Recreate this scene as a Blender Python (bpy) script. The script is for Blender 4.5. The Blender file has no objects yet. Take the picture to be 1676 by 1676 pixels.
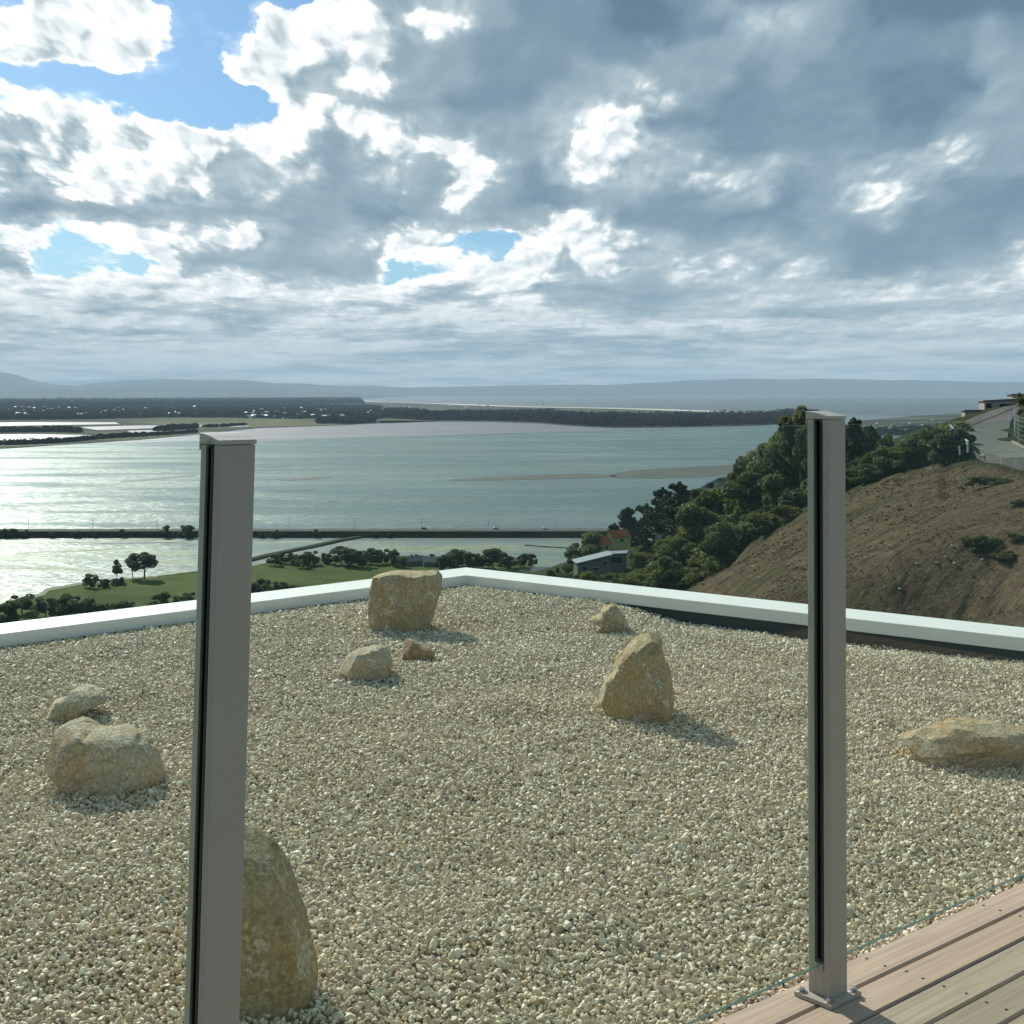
import bpy, bmesh, math, random
import numpy as np
from mathutils import Vector, Matrix, noise as mnoise

random.seed(7)
RNG = np.random.default_rng(11)
SC = bpy.context.scene
COL = SC.collection

# ------------------------------------------------------------------ camera
F = 2270.0                    # focal length in photo pixels (photo 1676 px wide)
PITCH = math.radians(2.2)
CY = 555.0                    # principal row
CAMZ = 1.24
SEA = -100.0
def ray(px, py):
    xc = (px - 838.0) / F
    yc = -(py - CY) / F
    cp, sp = math.cos(PITCH), math.sin(PITCH)
    return Vector((xc, cp - yc * sp, sp + yc * cp))
def at_depth(px, py, d):
    r = ray(px, py); k = d / r.y
    return Vector((r.x * k, d, CAMZ + r.z * k))
def on_z(px, py, z):
    r = ray(px, py); k = (z - CAMZ) / r.z
    return Vector((r.x * k, r.y * k, z))
def proj(v):
    cp, sp = math.cos(PITCH), math.sin(PITCH)
    z = v[2] - CAMZ
    fy = v[1] * cp + z * sp
    up = -v[1] * sp + z * cp
    return (838 + F * v[0] / fy, CY - F * up / fy)

cam_d = bpy.data.cameras.new('camera')
cam = bpy.data.objects.new('camera', cam_d); COL.objects.link(cam)
cam.location = (0, 0, CAMZ)
cam.rotation_euler = (math.pi / 2 + PITCH, 0, 0)
cam_d.sensor_width = 36.0
cam_d.lens = 36.0 * F / 1676.0
cam_d.shift_y = -(838.0 - CY) / 1676.0
cam_d.clip_start = 0.05
cam_d.clip_end = 200000.0
SC.camera = cam

# ------------------------------------------------------------------ node expressions
class G:
    """small expression builder for a node tree"""
    def __init__(s, nt): s.nt = nt; s.N = nt.nodes; s.L = nt.links
    def node(s, t, **k):
        n = s.N.new(t)
        for a, b in k.items(): setattr(n, a, b)
        return n
    def put(s, sock, v):
        if isinstance(v, X): v = v.s
        if isinstance(v, bpy.types.NodeSocket): s.L.new(v, sock)
        elif v is not None:
            if hasattr(sock, 'default_value'):
                try: sock.default_value = v
                except Exception:
                    sock.default_value = (v, v, v) if not isinstance(v, (tuple, list)) else tuple(v) + (1.0,)
    def m(s, op, a, b=None, c=None, clamp=False):
        n = s.node('ShaderNodeMath', operation=op, use_clamp=clamp)
        s.put(n.inputs[0], a)
        if b is not None: s.put(n.inputs[1], b)
        if c is not None: s.put(n.inputs[2], c)
        return X(s, n.outputs[0])
    def vm(s, op, a, b=None, scale=None):
        n = s.node('ShaderNodeVectorMath', operation=op)
        s.put(n.inputs[0], a)
        if b is not None: s.put(n.inputs[1], b)
        if scale is not None: s.put(n.inputs['Scale'], scale)
        return X(s, n.outputs['Value'] if op in ('LENGTH', 'DOT_PRODUCT', 'DISTANCE') else n.outputs[0])
    def xyz(s, a, b, c=0.0):
        n = s.node('ShaderNodeCombineXYZ')
        for i, v in enumerate((a, b, c)): s.put(n.inputs[i], v)
        return X(s, n.outputs[0])
    def sep(s, v):
        n = s.node('ShaderNodeSeparateXYZ'); s.put(n.inputs[0], v)
        return [X(s, o) for o in n.outputs]
    def sepc(s, v):
        n = s.node('ShaderNodeSeparateColor'); s.put(n.inputs[0], v)
        return [X(s, o) for o in n.outputs]
    def noise(s, vec, scale=1.0, detail=4.0, rough=0.5, lac=2.0, dist=0.0, out='Fac', dim='3D', w=None):
        n = s.node('ShaderNodeTexNoise', noise_dimensions=dim)
        s.put(n.inputs['Vector'], vec)
        n.inputs['Scale'].default_value = scale; n.inputs['Detail'].default_value = detail
        n.inputs['Roughness'].default_value = rough; n.inputs['Lacunarity'].default_value = lac
        n.inputs['Distortion'].default_value = dist
        return X(s, n.outputs[0 if out == 'Fac' else 1])
    def voro(s, vec, scale=1.0, feature='F1', detail=0.0, rough=0.5, out='Distance', smooth=None, rand=1.0, dim='3D'):
        n = s.node('ShaderNodeTexVoronoi', feature=feature, voronoi_dimensions=dim)
        s.put(n.inputs['Vector'], vec); n.inputs['Scale'].default_value = scale
        n.inputs['Detail'].default_value = detail; n.inputs['Roughness'].default_value = rough
        n.inputs['Randomness'].default_value = rand
        if smooth is not None and 'Smoothness' in n.inputs: n.inputs['Smoothness'].default_value = smooth
        return X(s, n.outputs[out])
    def ss(s, v, a, b, lo=0.0, hi=1.0, kind='SMOOTHSTEP'):
        n = s.node('ShaderNodeMapRange', interpolation_type=kind)
        s.put(n.inputs[0], v)
        for i, q in enumerate((a, b, lo, hi)): s.put(n.inputs[i + 1], q)
        return X(s, n.outputs[0])
    def mix(s, f, a, b, typ='RGBA', blend='MIX'):
        n = s.node('ShaderNodeMix', data_type=typ)
        if typ == 'RGBA':
            n.blend_type = blend; ia, ib, o = n.inputs[6], n.inputs[7], n.outputs[2]
            a = tuple(a) + (1,) if isinstance(a, (tuple, list)) and len(a) == 3 else a
            b = tuple(b) + (1,) if isinstance(b, (tuple, list)) and len(b) == 3 else b
        else: ia, ib, o = n.inputs[2], n.inputs[3], n.outputs[0]
        s.put(n.inputs[0], f); s.put(ia, a); s.put(ib, b)
        return X(s, o)
    def ramp(s, f, stops, interp='LINEAR'):
        n = s.node('ShaderNodeValToRGB'); cr = n.color_ramp; cr.interpolation = interp
        while len(cr.elements) < len(stops): cr.elements.new(0.5)
        for e, (p, c) in zip(cr.elements, stops):
            e.position = p; e.color = tuple(c) + (1,) if len(c) == 3 else c
        s.put(n.inputs[0], f)
        return X(s, n.outputs[0])
class X:
    def __init__(s, g, sock): s.g = g; s.s = sock
    def __add__(s, o): return s.g.m('ADD', s, o)
    __radd__ = __add__
    def __sub__(s, o): return s.g.m('SUBTRACT', s, o)
    def __rsub__(s, o): return s.g.m('SUBTRACT', o, s)
    def __mul__(s, o): return s.g.m('MULTIPLY', s, o)
    __rmul__ = __mul__
    def __truediv__(s, o): return s.g.m('DIVIDE', s, o)
    def __rtruediv__(s, o): return s.g.m('DIVIDE', o, s)
    def clamp(s): return s.g.m('ADD', s, 0.0, clamp=True)

SUN_AZ = math.radians(-28.5)   # left of the view direction
SUN_EL = math.radians(32.0)
SUN_DIR = Vector((math.sin(SUN_AZ) * math.cos(SUN_EL), math.cos(SUN_AZ) * math.cos(SUN_EL), math.sin(SUN_EL)))
# ------------------------------------------------------------------ world: sky with procedural clouds
SKY_STRENGTH = 0.1
SKY_ROWS = [  # photo row, cover 0-9, lightness 0-9 for every 54 px of azimuth
    (-40, '00389830'+'00999999'+'99999999'+'99999999', '99999999'+'99965555'+'44444444'+'45433333'),
    (0,   '00289400'+'00999999'+'99999999'+'99999999', '99999999'+'99965665'+'44433454'+'45433333'),
    (40,  '29999930'+'97999999'+'99999999'+'99999999', '99999999'+'99996975'+'44433446'+'65433333'),
    (80,  '99999514'+'99999999'+'99999999'+'99999999', '98879999'+'99785554'+'44445555'+'55444454'),
    (120, '99999309'+'99999999'+'99999999'+'99999999', '98899999'+'97695554'+'44565554'+'54444455'),
    (160, '42100001'+'79999999'+'99999999'+'99999999', '99999999'+'97865544'+'45567544'+'44433355'),
    (200, '57894014'+'49999999'+'99999999'+'99999999', '99999999'+'99797655'+'56894444'+'44433455'),
    (240, '99999979'+'99999999'+'99999999'+'99999999', '67697898'+'98579895'+'56996544'+'44444555'),
    (280, '99999999'+'99999999'+'99999999'+'99999999', '68799986'+'66566586'+'47976876'+'55676855'),
    (320, '99999999'+'99999999'+'99999999'+'99999999', '76899785'+'65555595'+'44554456'+'45785444'),
    (360, '99999999'+'99999999'+'99999999'+'99999999', '54555655'+'55544565'+'68644444'+'45564444'),
    (400, '98569999'+'99999941'+'69999999'+'99999999', '88999868'+'75669899'+'89876556'+'55444445'),
    (440, '93142899'+'99993469'+'99999999'+'99999996', '58999955'+'55559999'+'96966785'+'75444558'),
    (478, '99999999'+'99999999'+'99999999'+'99999999', '97888899'+'88889778'+'86555556'+'66787788'),
    (505, '99999999'+'99999999'+'99999999'+'99999999', '66667666'+'66776777'+'76666677'+'66666666'),
    (530, '99999999'+'99999999'+'99999999'+'99999999', '88888787'+'78777787'+'77778787'+'87777777'),
    (555, '99999999'+'99999999'+'99999999'+'99999999', '77777777'+'77777777'+'77777777'+'77777677'),
    (600, '99999999'+'99999999'+'99999999'+'99999999', '77777777'+'77777777'+'77777777'+'77777777'),
]
LUM = [(0.0, (0.055, 0.10, 0.16)), (0.2, (0.080, 0.14, 0.215)), (0.333, (0.122, 0.195, 0.28)), (0.444, (0.185, 0.272, 0.350)), (0.555, (0.27, 0.37, 0.435)),
       (0.666, (0.38, 0.475, 0.525)), (0.777, (0.52, 0.60, 0.63)), (0.888, (0.80, 0.855, 0.87)), (0.96, (1.0, 1.0, 0.99))]
def build_world():
    w = bpy.data.worlds.new('World'); SC.world = w; w.use_nodes = True
    nt = w.node_tree; nt.nodes.clear(); g = G(nt)
    tc = g.node('ShaderNodeTexCoord')
    sky = g.node('ShaderNodeTexSky', sky_type='NISHITA', sun_disc=False)
    sky.sun_elevation = SUN_EL; sky.sun_rotation = SUN_AZ
    sky.air_density = 1.0; sky.dust_density = 0.6; sky.ozone_density = 2.0; sky.altitude = 100
    d = X(g, tc.outputs['Generated'])
    x, y, z = g.sep(d)
    az = g.m('ARCTAN2', x, y)
    el = g.m('ARCSINE', g.m('MAXIMUM', g.m('MINIMUM', z, 1.0), -1.0))
    elp = g.m('MAXIMUM', el, 0.0)
    # cloud fields flatten and shrink toward the horizon
    u = az / (elp + 0.24)
    v = g.m('LOGARITHM', elp + 0.035, math.e) * 0.66
    q = g.xyz(u, v, 0.0)
    COLS = [math.atan((54 * i - 838) / F) for i in range(32)]
    up = g.ss(elp, 0.0, 0.16, 0.12, 1.0)
    wx, wy, _ = g.sepc(g.noise(q, scale=7.0, detail=6, rough=0.6, out='Color'))
    elw = el + (wy - 0.5) * 0.050 * up
    azw = az + (wx - 0.5) * 0.065
    t = g.ss(azw, -0.40, 0.40, 0.0, 1.0, 'LINEAR')
    val = None; prev = None
    for py, cs, ls in sorted(SKY_ROWS, key=lambda r: -r[0]):
        e = math.atan((642 - py) / F)
        st = [((a + 0.40) / 0.80, (int(c) / 9.0, int(l) / 9.0, 0)) for a, c, l in zip(COLS, cs, ls)]
        r = g.ramp(t, st, 'EASE')
        val = r if val is None else g.mix(g.ss(elw, prev, e), val, r)
        prev = e
    far = g.m('MAXIMUM', g.ss(g.m('ABSOLUTE', az), 0.42, 0.75), g.ss(el, 0.31, 0.42))
    val = g.mix(far, val, (0.66, 0.50, 0))
    C, Lm, _ = g.sepc(val)
    wv = g.noise(q, scale=9.0, detail=4, rough=0.55, out='Color')
    qd = g.vm('ADD', q, g.vm('SCALE', g.vm('SUBTRACT', wv, (0.5, 0.5, 0.5)), scale=0.085))
    def puff(vec):
        n = g.noise(vec, scale=6.0, detail=9, rough=0.55)
        b1 = g.voro(vec, scale=10.0, feature='SMOOTH_F1', smooth=0.25, dim='2D')
        b2 = g.voro(g.vm('ADD', vec, (3.1, 1.7, 0)), scale=24.0, feature='SMOOTH_F1', detail=1.5, rough=0.55, smooth=0.2, dim='2D')
        return n * 0.62 + (0.50 - b1) * 0.30 + (0.48 - b2) * 0.20 + 0.14
    n0 = puff(qd)
    n1 = puff(g.vm('ADD', qd, (-0.012, 0.018, 0.0)))
    C2 = C
    D = (C - 0.5) * 1.30 + (n0 - 0.5) * 1.25
    alpha = g.ss(D, -0.15, 0.17)
    wisp = g.noise(g.vm('MULTIPLY', qd, (1.0, 1.6, 1.0)), scale=5.0, detail=8, rough=0.62)
    alpha = g.m('MAXIMUM', alpha, g.ss(wisp, 0.48, 0.78, 0.0, 0.65) * g.ss(D, -0.55, -0.05))
    thin = 1.0 - g.ss(D, 0.05, 0.45)
    lit = g.ss(Lm, 0.50, 0.82, 0.16, 1.0) * up       # grey stratus is smoother than sunlit cumulus
    soft = g.noise(q, scale=4.0, detail=6, rough=0.55)
    # long thin rolls of cloud low over the horizon
    low = g.ss(el, 0.105, 0.05)
    lz = g.m('LOGARITHM', elp + 0.022, math.e)
    wl = (g.noise(g.xyz(az * 4.0, lz * 2.0, 1.0), scale=1.5, detail=3) - 0.5) * 0.5
    st = g.noise(g.xyz(az * 5.0, lz * 2.6 + wl, 3.0), scale=1.9, detail=8, rough=0.58)
    st2 = g.noise(g.xyz(az * 9.0, lz * 3.6 + wl, 8.0), scale=3.0, detail=6, rough=0.62)
    bands = (st - 0.5) * 1.30 + (st2 - 0.5) * 0.70 + 0.03
    hi = 1.0 - low
    Lx = Lm + (n0 - 0.5) * 0.62 * hi + bands * low
    veil = g.ss(az, 0.06, 0.22)                      # thinner, softer breaks in the stratus to the right
    white = g.ss(Lx, 0.615 - 0.06 * veil + 0.010 * low, 0.82 + 0.17 * veil + 0.11 * low)
    grey = g.m('MINIMUM', Lm, 0.66) + (soft - 0.5) * 0.22 * hi + bands * low * 0.55
    lum = grey + white * (0.915 - 0.10 * low * g.ss(el, 0.09, 0.03) - grey) * g.ss(Lm, 0.40, 0.62) + (n0 - n1) * 0.85 * lit + thin * 0.16 * lit
    cloud = g.ramp(g.ss(lum, 0.0, 1.0, 0.0, 1.0, 'LINEAR'), LUM)
    boost = g.ss(lum, 0.90, 1.2, 1.0, 1.5)
    cl = g.vm('SCALE', cloud, scale=boost / SKY_STRENGTH)
    blue = g.mix(1.0, sky.outputs[0], (0.40, 0.61, 0.78), blend='MULTIPLY')
    col = g.mix(alpha, blue, cl)
    below = g.ss(el, -0.03, -0.004)
    col = g.mix(below, (1.2, 1.6, 1.8), col)
    bg = g.node('ShaderNodeBackground'); g.put(bg.inputs[0], col); bg.inputs[1].default_value = SKY_STRENGTH
    out = g.node('ShaderNodeOutputWorld'); nt.links.new(bg.outputs[0], out.inputs[0])
    w.cycles.sampling_method = 'MANUAL'; w.cycles.sample_map_resolution = 512
build_world()
# ------------------------------------------------------------------ mesh and object kit
class MB:
    def __init__(s): s.v = []; s.f = []; s.mi = []
    def add(s, vs, fs, mi=0):
        o = len(s.v); s.v.extend([tuple(p) for p in vs])
        for f in fs: s.f.append(tuple(i + o for i in f)); s.mi.append(mi)
        return s
    def box(s, c, size, M=None, mi=0):
        x, y, z = (q / 2 for q in size)
        vs = [Vector((sx * x + c[0], sy * y + c[1], sz * z + c[2])) for sz in (-1, 1) for sy in (-1, 1) for sx in (-1, 1)]
        if M is not None: vs = [M @ p for p in vs]
        return s.add(vs, [(0, 2, 3, 1), (4, 5, 7, 6), (0, 1, 5, 4), (2, 6, 7, 3), (0, 4, 6, 2), (1, 3, 7, 5)], mi)
    def prism(s, poly, z0, z1, M=None, mi=0):
        n = len(poly)
        vs = [Vector((p[0], p[1], z0)) for p in poly] + [Vector((p[0], p[1], z1)) for p in poly]
        if M is not None: vs = [M @ p for p in vs]
        fs = [(i, (i + 1) % n, n + (i + 1) % n, n + i) for i in range(n)] + [tuple(reversed(range(n))), tuple(range(n, 2 * n))]
        return s.add(vs, fs, mi)
    def tube(s, pts, rads, seg=8, mi=0):
        pts = [Vector(p) for p in pts]; rings = []
        for i, p in enumerate(pts):
            d = (pts[min(i + 1, len(pts) - 1)] - pts[max(i - 1, 0)]).normalized()
            a = d.orthogonal().normalized(); b = d.cross(a)
            rings.append([p + (a * math.cos(t) + b * math.sin(t)) * rads[i] for t in [k * 2 * math.pi / seg for k in range(seg)]])
        vs = [p for r in rings for p in r]; fs = []
        for i in range(len(pts) - 1):
            for k in range(seg):
                k2 = (k + 1) % seg
                fs.append((i * seg + k, i * seg + k2, (i + 1) * seg + k2, (i + 1) * seg + k))
        fs.append(tuple(reversed(range(seg)))); fs.append(tuple(range((len(pts) - 1) * seg, len(pts) * seg)))
        return s.add(vs, fs, mi)
    def build(s, name, mats, parent=None, smooth=False, bevel=0.0, bseg=2):
        me = bpy.data.meshes.new(name); me.from_pydata([tuple(p) for p in s.v], [], s.f)
        if not isinstance(mats, (list, tuple)): mats = [mats]
        for m in mats: me.materials.append(m)
        if len(mats) > 1: me.polygons.foreach_set('material_index', s.mi)
        if smooth: me.polygons.foreach_set('use_smooth', [True] * len(me.polygons))
        if bevel > 0:
            bm = bmesh.new(); bm.from_mesh(me)
            ed = [e for e in bm.edges if len(e.link_faces) == 2 and e.calc_face_angle(0) > 0.5]
            bmesh.ops.bevel(bm, geom=ed, offset=bevel, segments=bseg, affect='EDGES', profile=0.6, clamp_overlap=True)
            bm.to_mesh(me); bm.free()
        me.update()
        return link(name, me, parent)
def link(name, me, parent=None):
    o = bpy.data.objects.new(name, me); COL.objects.link(o)
    if parent is not None: o.parent = parent
    return o
def np_mesh(name, V, Fc, mats, parent=None, smooth=False, mi=None):
    """V (n,3), Fc (m,k) arrays"""
    me = bpy.data.meshes.new(name or 'mesh'); V = np.asarray(V, dtype=np.float32); Fc = np.asarray(Fc, dtype=np.int32)
    k = Fc.shape[1]
    me.vertices.add(len(V)); me.vertices.foreach_set('co', V.ravel())
    me.loops.add(Fc.size); me.loops.foreach_set('vertex_index', Fc.ravel())
    me.polygons.add(len(Fc)); me.polygons.foreach_set('loop_start', np.arange(0, Fc.size, k, dtype=np.int32))
    if not isinstance(mats, (list, tuple)): mats = [mats]
    for m in mats: me.materials.append(m)
    if mi is not None: me.polygons.foreach_set('material_index', np.asarray(mi, dtype=np.int32))
    if smooth: me.polygons.foreach_set('use_smooth', np.ones(len(Fc), dtype=bool))
    me.update(calc_edges=True); me.validate()
    return link(name, me, parent) if name else me
def tag(o, label=None, cat=None, group=None, kind=None):
    if label: o['label'] = label
    if cat: o['category'] = cat
    if group: o['group'] = group
    if kind: o['kind'] = kind
    return o
def thing(name, label, cat, loc=(0, 0, 0), rot=(0, 0, 0), group=None):
    o = bpy.data.objects.new(name, None); COL.objects.link(o)
    o.empty_display_size = 0.2
    o.location = loc; o.rotation_euler = rot
    return tag(o, label, cat, group)
def copy_thing(src, loc, rotz, scale, label=None, group=None):
    r = src.copy(); COL.objects.link(r)
    r.location = loc; r.rotation_euler = (0, 0, rotz); r.scale = scale
    if label: r['label'] = label
    if group: r['group'] = group
    for ch in list(src.children):
        c = ch.copy(); COL.objects.link(c); c.parent = r
        for gch in list(ch.children):
            d = gch.copy(); COL.objects.link(d); d.parent = c
    return r

# vectorised value noise (numpy)
def _hash(ix, iy, iz, seed):
    h = (ix * 374761393 + iy * 668265263 + iz * 2147483647 + seed * 144665) & 0xFFFFFFFF
    h = ((h ^ (h >> 13)) * 1274126177) & 0xFFFFFFFF
    return ((h ^ (h >> 16)) & 0xFFFF) / 65535.0
def vnoise(P, seed=0):
    P = np.asarray(P, dtype=np.float64); I = np.floor(P).astype(np.int64); f = P - I; f = f * f * (3 - 2 * f)
    r = 0
    for dx in (0, 1):
        for dy in (0, 1):
            for dz in (0, 1):
                w = (f[:, 0] if dx else 1 - f[:, 0]) * (f[:, 1] if dy else 1 - f[:, 1]) * (f[:, 2] if dz else 1 - f[:, 2])
                r = r + w * _hash(I[:, 0] + dx, I[:, 1] + dy, I[:, 2] + dz, seed)
    return r
def fbm(P, octv=4, seed=0, gain=0.5):
    P = np.asarray(P, dtype=np.float64); a = 1.0; t = 0; s = 0
    for i in range(octv):
        s = s + a * vnoise(P * 2.0 ** i + 17.3 * i, seed + i); t += a; a *= gain
    return s / t - 0.5

# ------------------------------------------------------------------ materials
def new_mat(name):
    m = bpy.data.materials.new(name); m.use_nodes = True
    nt = m.node_tree; g = G(nt); b = nt.nodes['Principled BSDF']
    return m, g, b
def coords(g, kind='Object'):
    return X(g, g.node('ShaderNodeTexCoord').outputs[kind])
def bump(g, b, h, strength=0.3, dist=0.01):
    n = g.node('ShaderNodeBump'); n.inputs['Strength'].default_value = strength; n.inputs['Distance'].default_value = dist
    g.put(n.inputs['Height'], h); g.put(b.inputs['Normal'], X(g, n.outputs[0]))
def flat_mat(name, col, rough=0.6, metal=0.0, var=0.12, scale=3.0, bs=0.0, bscale=40.0, bdist=0.01, spec=None):
    m, g, b = new_mat(name); p = coords(g)
    n = g.noise(p, scale=scale, detail=5, rough=0.6)
    k = g.ss(n, 0.25, 0.75, 1.0 - var, 1.0 + var)
    g.put(b.inputs['Base Color'], g.vm('SCALE', tuple(col), scale=k))
    b.inputs['Roughness'].default_value = rough; b.inputs['Metallic'].default_value = metal
    b.inputs['Specular IOR Level'].default_value = spec if spec is not None else (0.06 if rough >= 0.79 else 0.5)
    if bs > 0: bump(g, b, g.noise(p, scale=bscale, detail=4), bs, bdist)
    return m
M = {}
M['coat'] = flat_mat('grey_powder_coat', (0.385, 0.345, 0.280), rough=0.42, var=0.03, scale=20, bs=0.04, bscale=900, bdist=0.001)
M['cap'] = flat_mat('grey_cap_coat', (0.43, 0.405, 0.34), rough=0.38, var=0.03, scale=20)
M['rubber'] = flat_mat('black_rubber', (0.012, 0.012, 0.012), rough=0.55, var=0.1)
M['steel'] = flat_mat('bolt_steel', (0.45, 0.44, 0.42), rough=0.35, metal=0.9, var=0.1)
M['screw'] = flat_mat('dark_screw', (0.03, 0.026, 0.022), rough=0.5, metal=0.5)
M['white_cap'] = flat_mat('white_coping_metal', (0.86, 0.845, 0.815), rough=0.45, var=0.03, scale=4)
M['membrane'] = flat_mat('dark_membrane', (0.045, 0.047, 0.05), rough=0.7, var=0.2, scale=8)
M['joint'] = flat_mat('dark_joist', (0.06, 0.045, 0.035), rough=0.8)

def mat_deck():
    m, g, b = new_mat('deck_timber'); p = coords(g)
    x, y, z = g.sep(p)
    row = g.m('FLOOR', y / 0.0955)
    rnd = g.noise(g.xyz(row * 7.31, 0.5, 0.5), scale=1.0, detail=0)
    rx = g.noise(g.xyz(row * 3.17, 4.5, 1.5), scale=1.0, detail=0)
    pp = g.xyz(x * 1.0 + row * 1.7, y, z)
    grain = g.noise(g.vm('MULTIPLY', pp, (3.0, 95.0, 20.0)), scale=1.0, detail=6, rough=0.62, dist=0.4)
    fine = g.noise(g.vm('MULTIPLY', pp, (9.0, 420.0, 60.0)), scale=1.0, detail=3, rough=0.6)
    blot = g.noise(g.vm('MULTIPLY', pp, (2.4, 9.0, 4.0)), scale=1.0, detail=5, rough=0.6)
    c = g.ramp(grain, [(0.28, (0.24, 0.172, 0.118)), (0.5, (0.352, 0.268, 0.186)), (0.72, (0.455, 0.357, 0.258))])
    c = g.mix(g.ss(blot, 0.45, 0.75, 0.0, 0.55), c, (0.45, 0.355, 0.26))
    c = g.mix(g.ss(fine, 0.62, 0.8, 0.0, 0.35), c, (0.20, 0.13, 0.09))
    k = g.ss(rnd, 0.3, 0.7, 0.86, 1.12)
    c = g.vm('SCALE', c, scale=k)
    c = g.mix(g.ss(rx, 0.4, 0.7, 0.0, 0.3), c, (0.36, 0.275, 0.19))
    g.put(b.inputs['Base Color'], c); b.inputs['Roughness'].default_value = 0.62
    bump(g, b, grain * 0.6 + fine * 0.4, 0.25, 0.0015)
    return m
M['deck'] = mat_deck()

def mat_glass():
    m = bpy.data.materials.new('tinted_glass'); m.use_nodes = True
    nt = m.node_tree; nt.nodes.clear(); g = G(nt)
    tr = g.node('ShaderNodeBsdfTransparent'); tr.inputs[0].default_value = (0.908, 0.960, 0.924, 1)
    gl = g.node('ShaderNodeBsdfGlossy'); gl.inputs['Roughness'].default_value = 0.0; gl.inputs[0].default_value = (0.9, 1, 0.95, 1)
    fr = g.node('ShaderNodeFresnel'); fr.inputs[0].default_value = 1.5
    geo = g.node('ShaderNodeNewGeometry')
    k = X(g, fr.outputs[0]) * (1.0 - X(g, geo.outputs['Backfacing']))
    mx = g.node('ShaderNodeMixShader'); g.put(mx.inputs[0], k)
    nt.links.new(tr.outputs[0], mx.inputs[1]); nt.links.new(gl.outputs[0], mx.inputs[2])
    o = g.node('ShaderNodeOutputMaterial'); nt.links.new(mx.outputs[0], o.inputs[0])
    return m
M['glass'] = mat_glass()
M['glass_edge'] = flat_mat('green_glass_edge', (0.07, 0.125, 0.10), rough=0.25, var=0.1)

def mat_stone():
    m, g, b = new_mat('gravel_stone'); p = coords(g)
    oi = g.node('ShaderNodeObjectInfo'); r = X(g, oi.outputs['Random'])
    c = g.ramp(r, [(0.0, (0.66, 0.58, 0.42)), (0.16, (0.76, 0.69, 0.54)), (0.30, (0.56, 0.45, 0.29)), (0.42, (0.62, 0.56, 0.43)),
                   (0.54, (0.84, 0.79, 0.66)), (0.66, (0.60, 0.45, 0.31)), (0.74, (0.46, 0.44, 0.38)), (0.84, (0.72, 0.61, 0.43)),
                   (0.93, (0.42, 0.37, 0.28)), (1.0, (0.60, 0.45, 0.30))], 'LINEAR')
    n = g.noise(p, scale=90.0, detail=4, rough=0.6)
    c = g.vm('SCALE', c, scale=g.ss(n, 0.2, 0.8, 0.82, 1.14))
    c = g.vm('MULTIPLY', c, (1.06, 1.03, 1.0))
    g.put(b.inputs['Base Color'], c); b.inputs['Roughness'].default_value = 0.62
    return m
M['stone'] = mat_stone()
def mat_bed():
    m, g, b = new_mat('gravel_bed'); p = coords(g)
    v = g.node('ShaderNodeTexVoronoi'); v.inputs['Scale'].default_value = 75.0; g.put(v.inputs['Vector'], p)
    n = g.noise(p, scale=30, detail=4)
    c = g.mix(g.ss(X(g, v.outputs['Distance']), 0.1, 0.7), (0.42, 0.36, 0.26), (0.14, 0.12, 0.085))
    c = g.vm('SCALE', c, scale=g.ss(n, 0.3, 0.7, 0.8, 1.15))
    g.put(b.inputs['Base Color'], c); b.inputs['Roughness'].default_value = 0.9
    bump(g, b, 1.0 - X(g, v.outputs['Distance']), 0.6, 0.01)
    return m
M['bed'] = mat_bed()
def mat_rock(name, base, ochre, pale, seed):
    m, g, b = new_mat(name); p = g.vm('ADD', coords(g), (seed, seed * 1.7, seed * 0.3))
    n1 = g.noise(p, scale=7.0, detail=8, rough=0.62)
    n2 = g.noise(p, scale=16.0, detail=6, rough=0.6, dist=0.6)
    n3 = g.noise(p, scale=95.0, detail=6, rough=0.68)
    n4 = g.noise(g.vm('MULTIPLY', p, (1.0, 1.0, 3.5)), scale=12.0, detail=6, rough=0.6)
    rid = g.m('ABSOLUTE', g.noise(g.vm('MULTIPLY', p, (1.0, 1.0, 1.8)), scale=9.0, detail=7, rough=0.62) - 0.5)
    crk = g.ss(rid, 0.0, 0.035)
    str_ = g.noise(g.vm('MULTIPLY', p, (26.0, 26.0, 5.0)), scale=1.0, detail=6, rough=0.65)
    c = g.mix(g.ss(n1 * 0.6 + str_ * 0.4, 0.43, 0.58), base, ochre)
    c = g.mix(g.ss(n2 * 0.7 + n3 * 0.3, 0.52, 0.62, 0.0, 0.85), c, pale)
    c = g.mix(g.ss(n4, 0.62, 0.76, 0.0, 0.35), c, (0.26, 0.22, 0.16))
    c = g.mix(g.ss(n3, 0.60, 0.75, 0.0, 0.5), c, pale)
    c = g.vm('SCALE', c, scale=g.ss(n3, 0.32, 0.68, 0.62, 1.22) * g.ss(crk, 0.0, 1.0, 0.93, 1.0))
    g.put(b.inputs['Base Color'], c); b.inputs['Roughness'].default_value = 0.8; b.inputs['Specular IOR Level'].default_value = 0.2
    bump(g, b, n1 * 0.7 + n2 * 0.35 + n3 * 0.45 + str_ * 0.15 + crk * 0.05, 1.0, 0.020)
    return m
M['rock'] = [mat_rock('cream_sandstone', (0.53, 0.425, 0.275), (0.50, 0.34, 0.165), (0.72, 0.64, 0.50), 1.0),
             mat_rock('ochre_sandstone', (0.50, 0.385, 0.225), (0.49, 0.32, 0.14), (0.70, 0.61, 0.46), 4.0),
             mat_rock('pale_sandstone', (0.58, 0.49, 0.345), (0.53, 0.38, 0.21), (0.70, 0.63, 0.50), 7.0),
             mat_rock('rusty_sandstone', (0.44, 0.31, 0.19), (0.40, 0.24, 0.13), (0.52, 0.41, 0.28), 11.0)]
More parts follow.
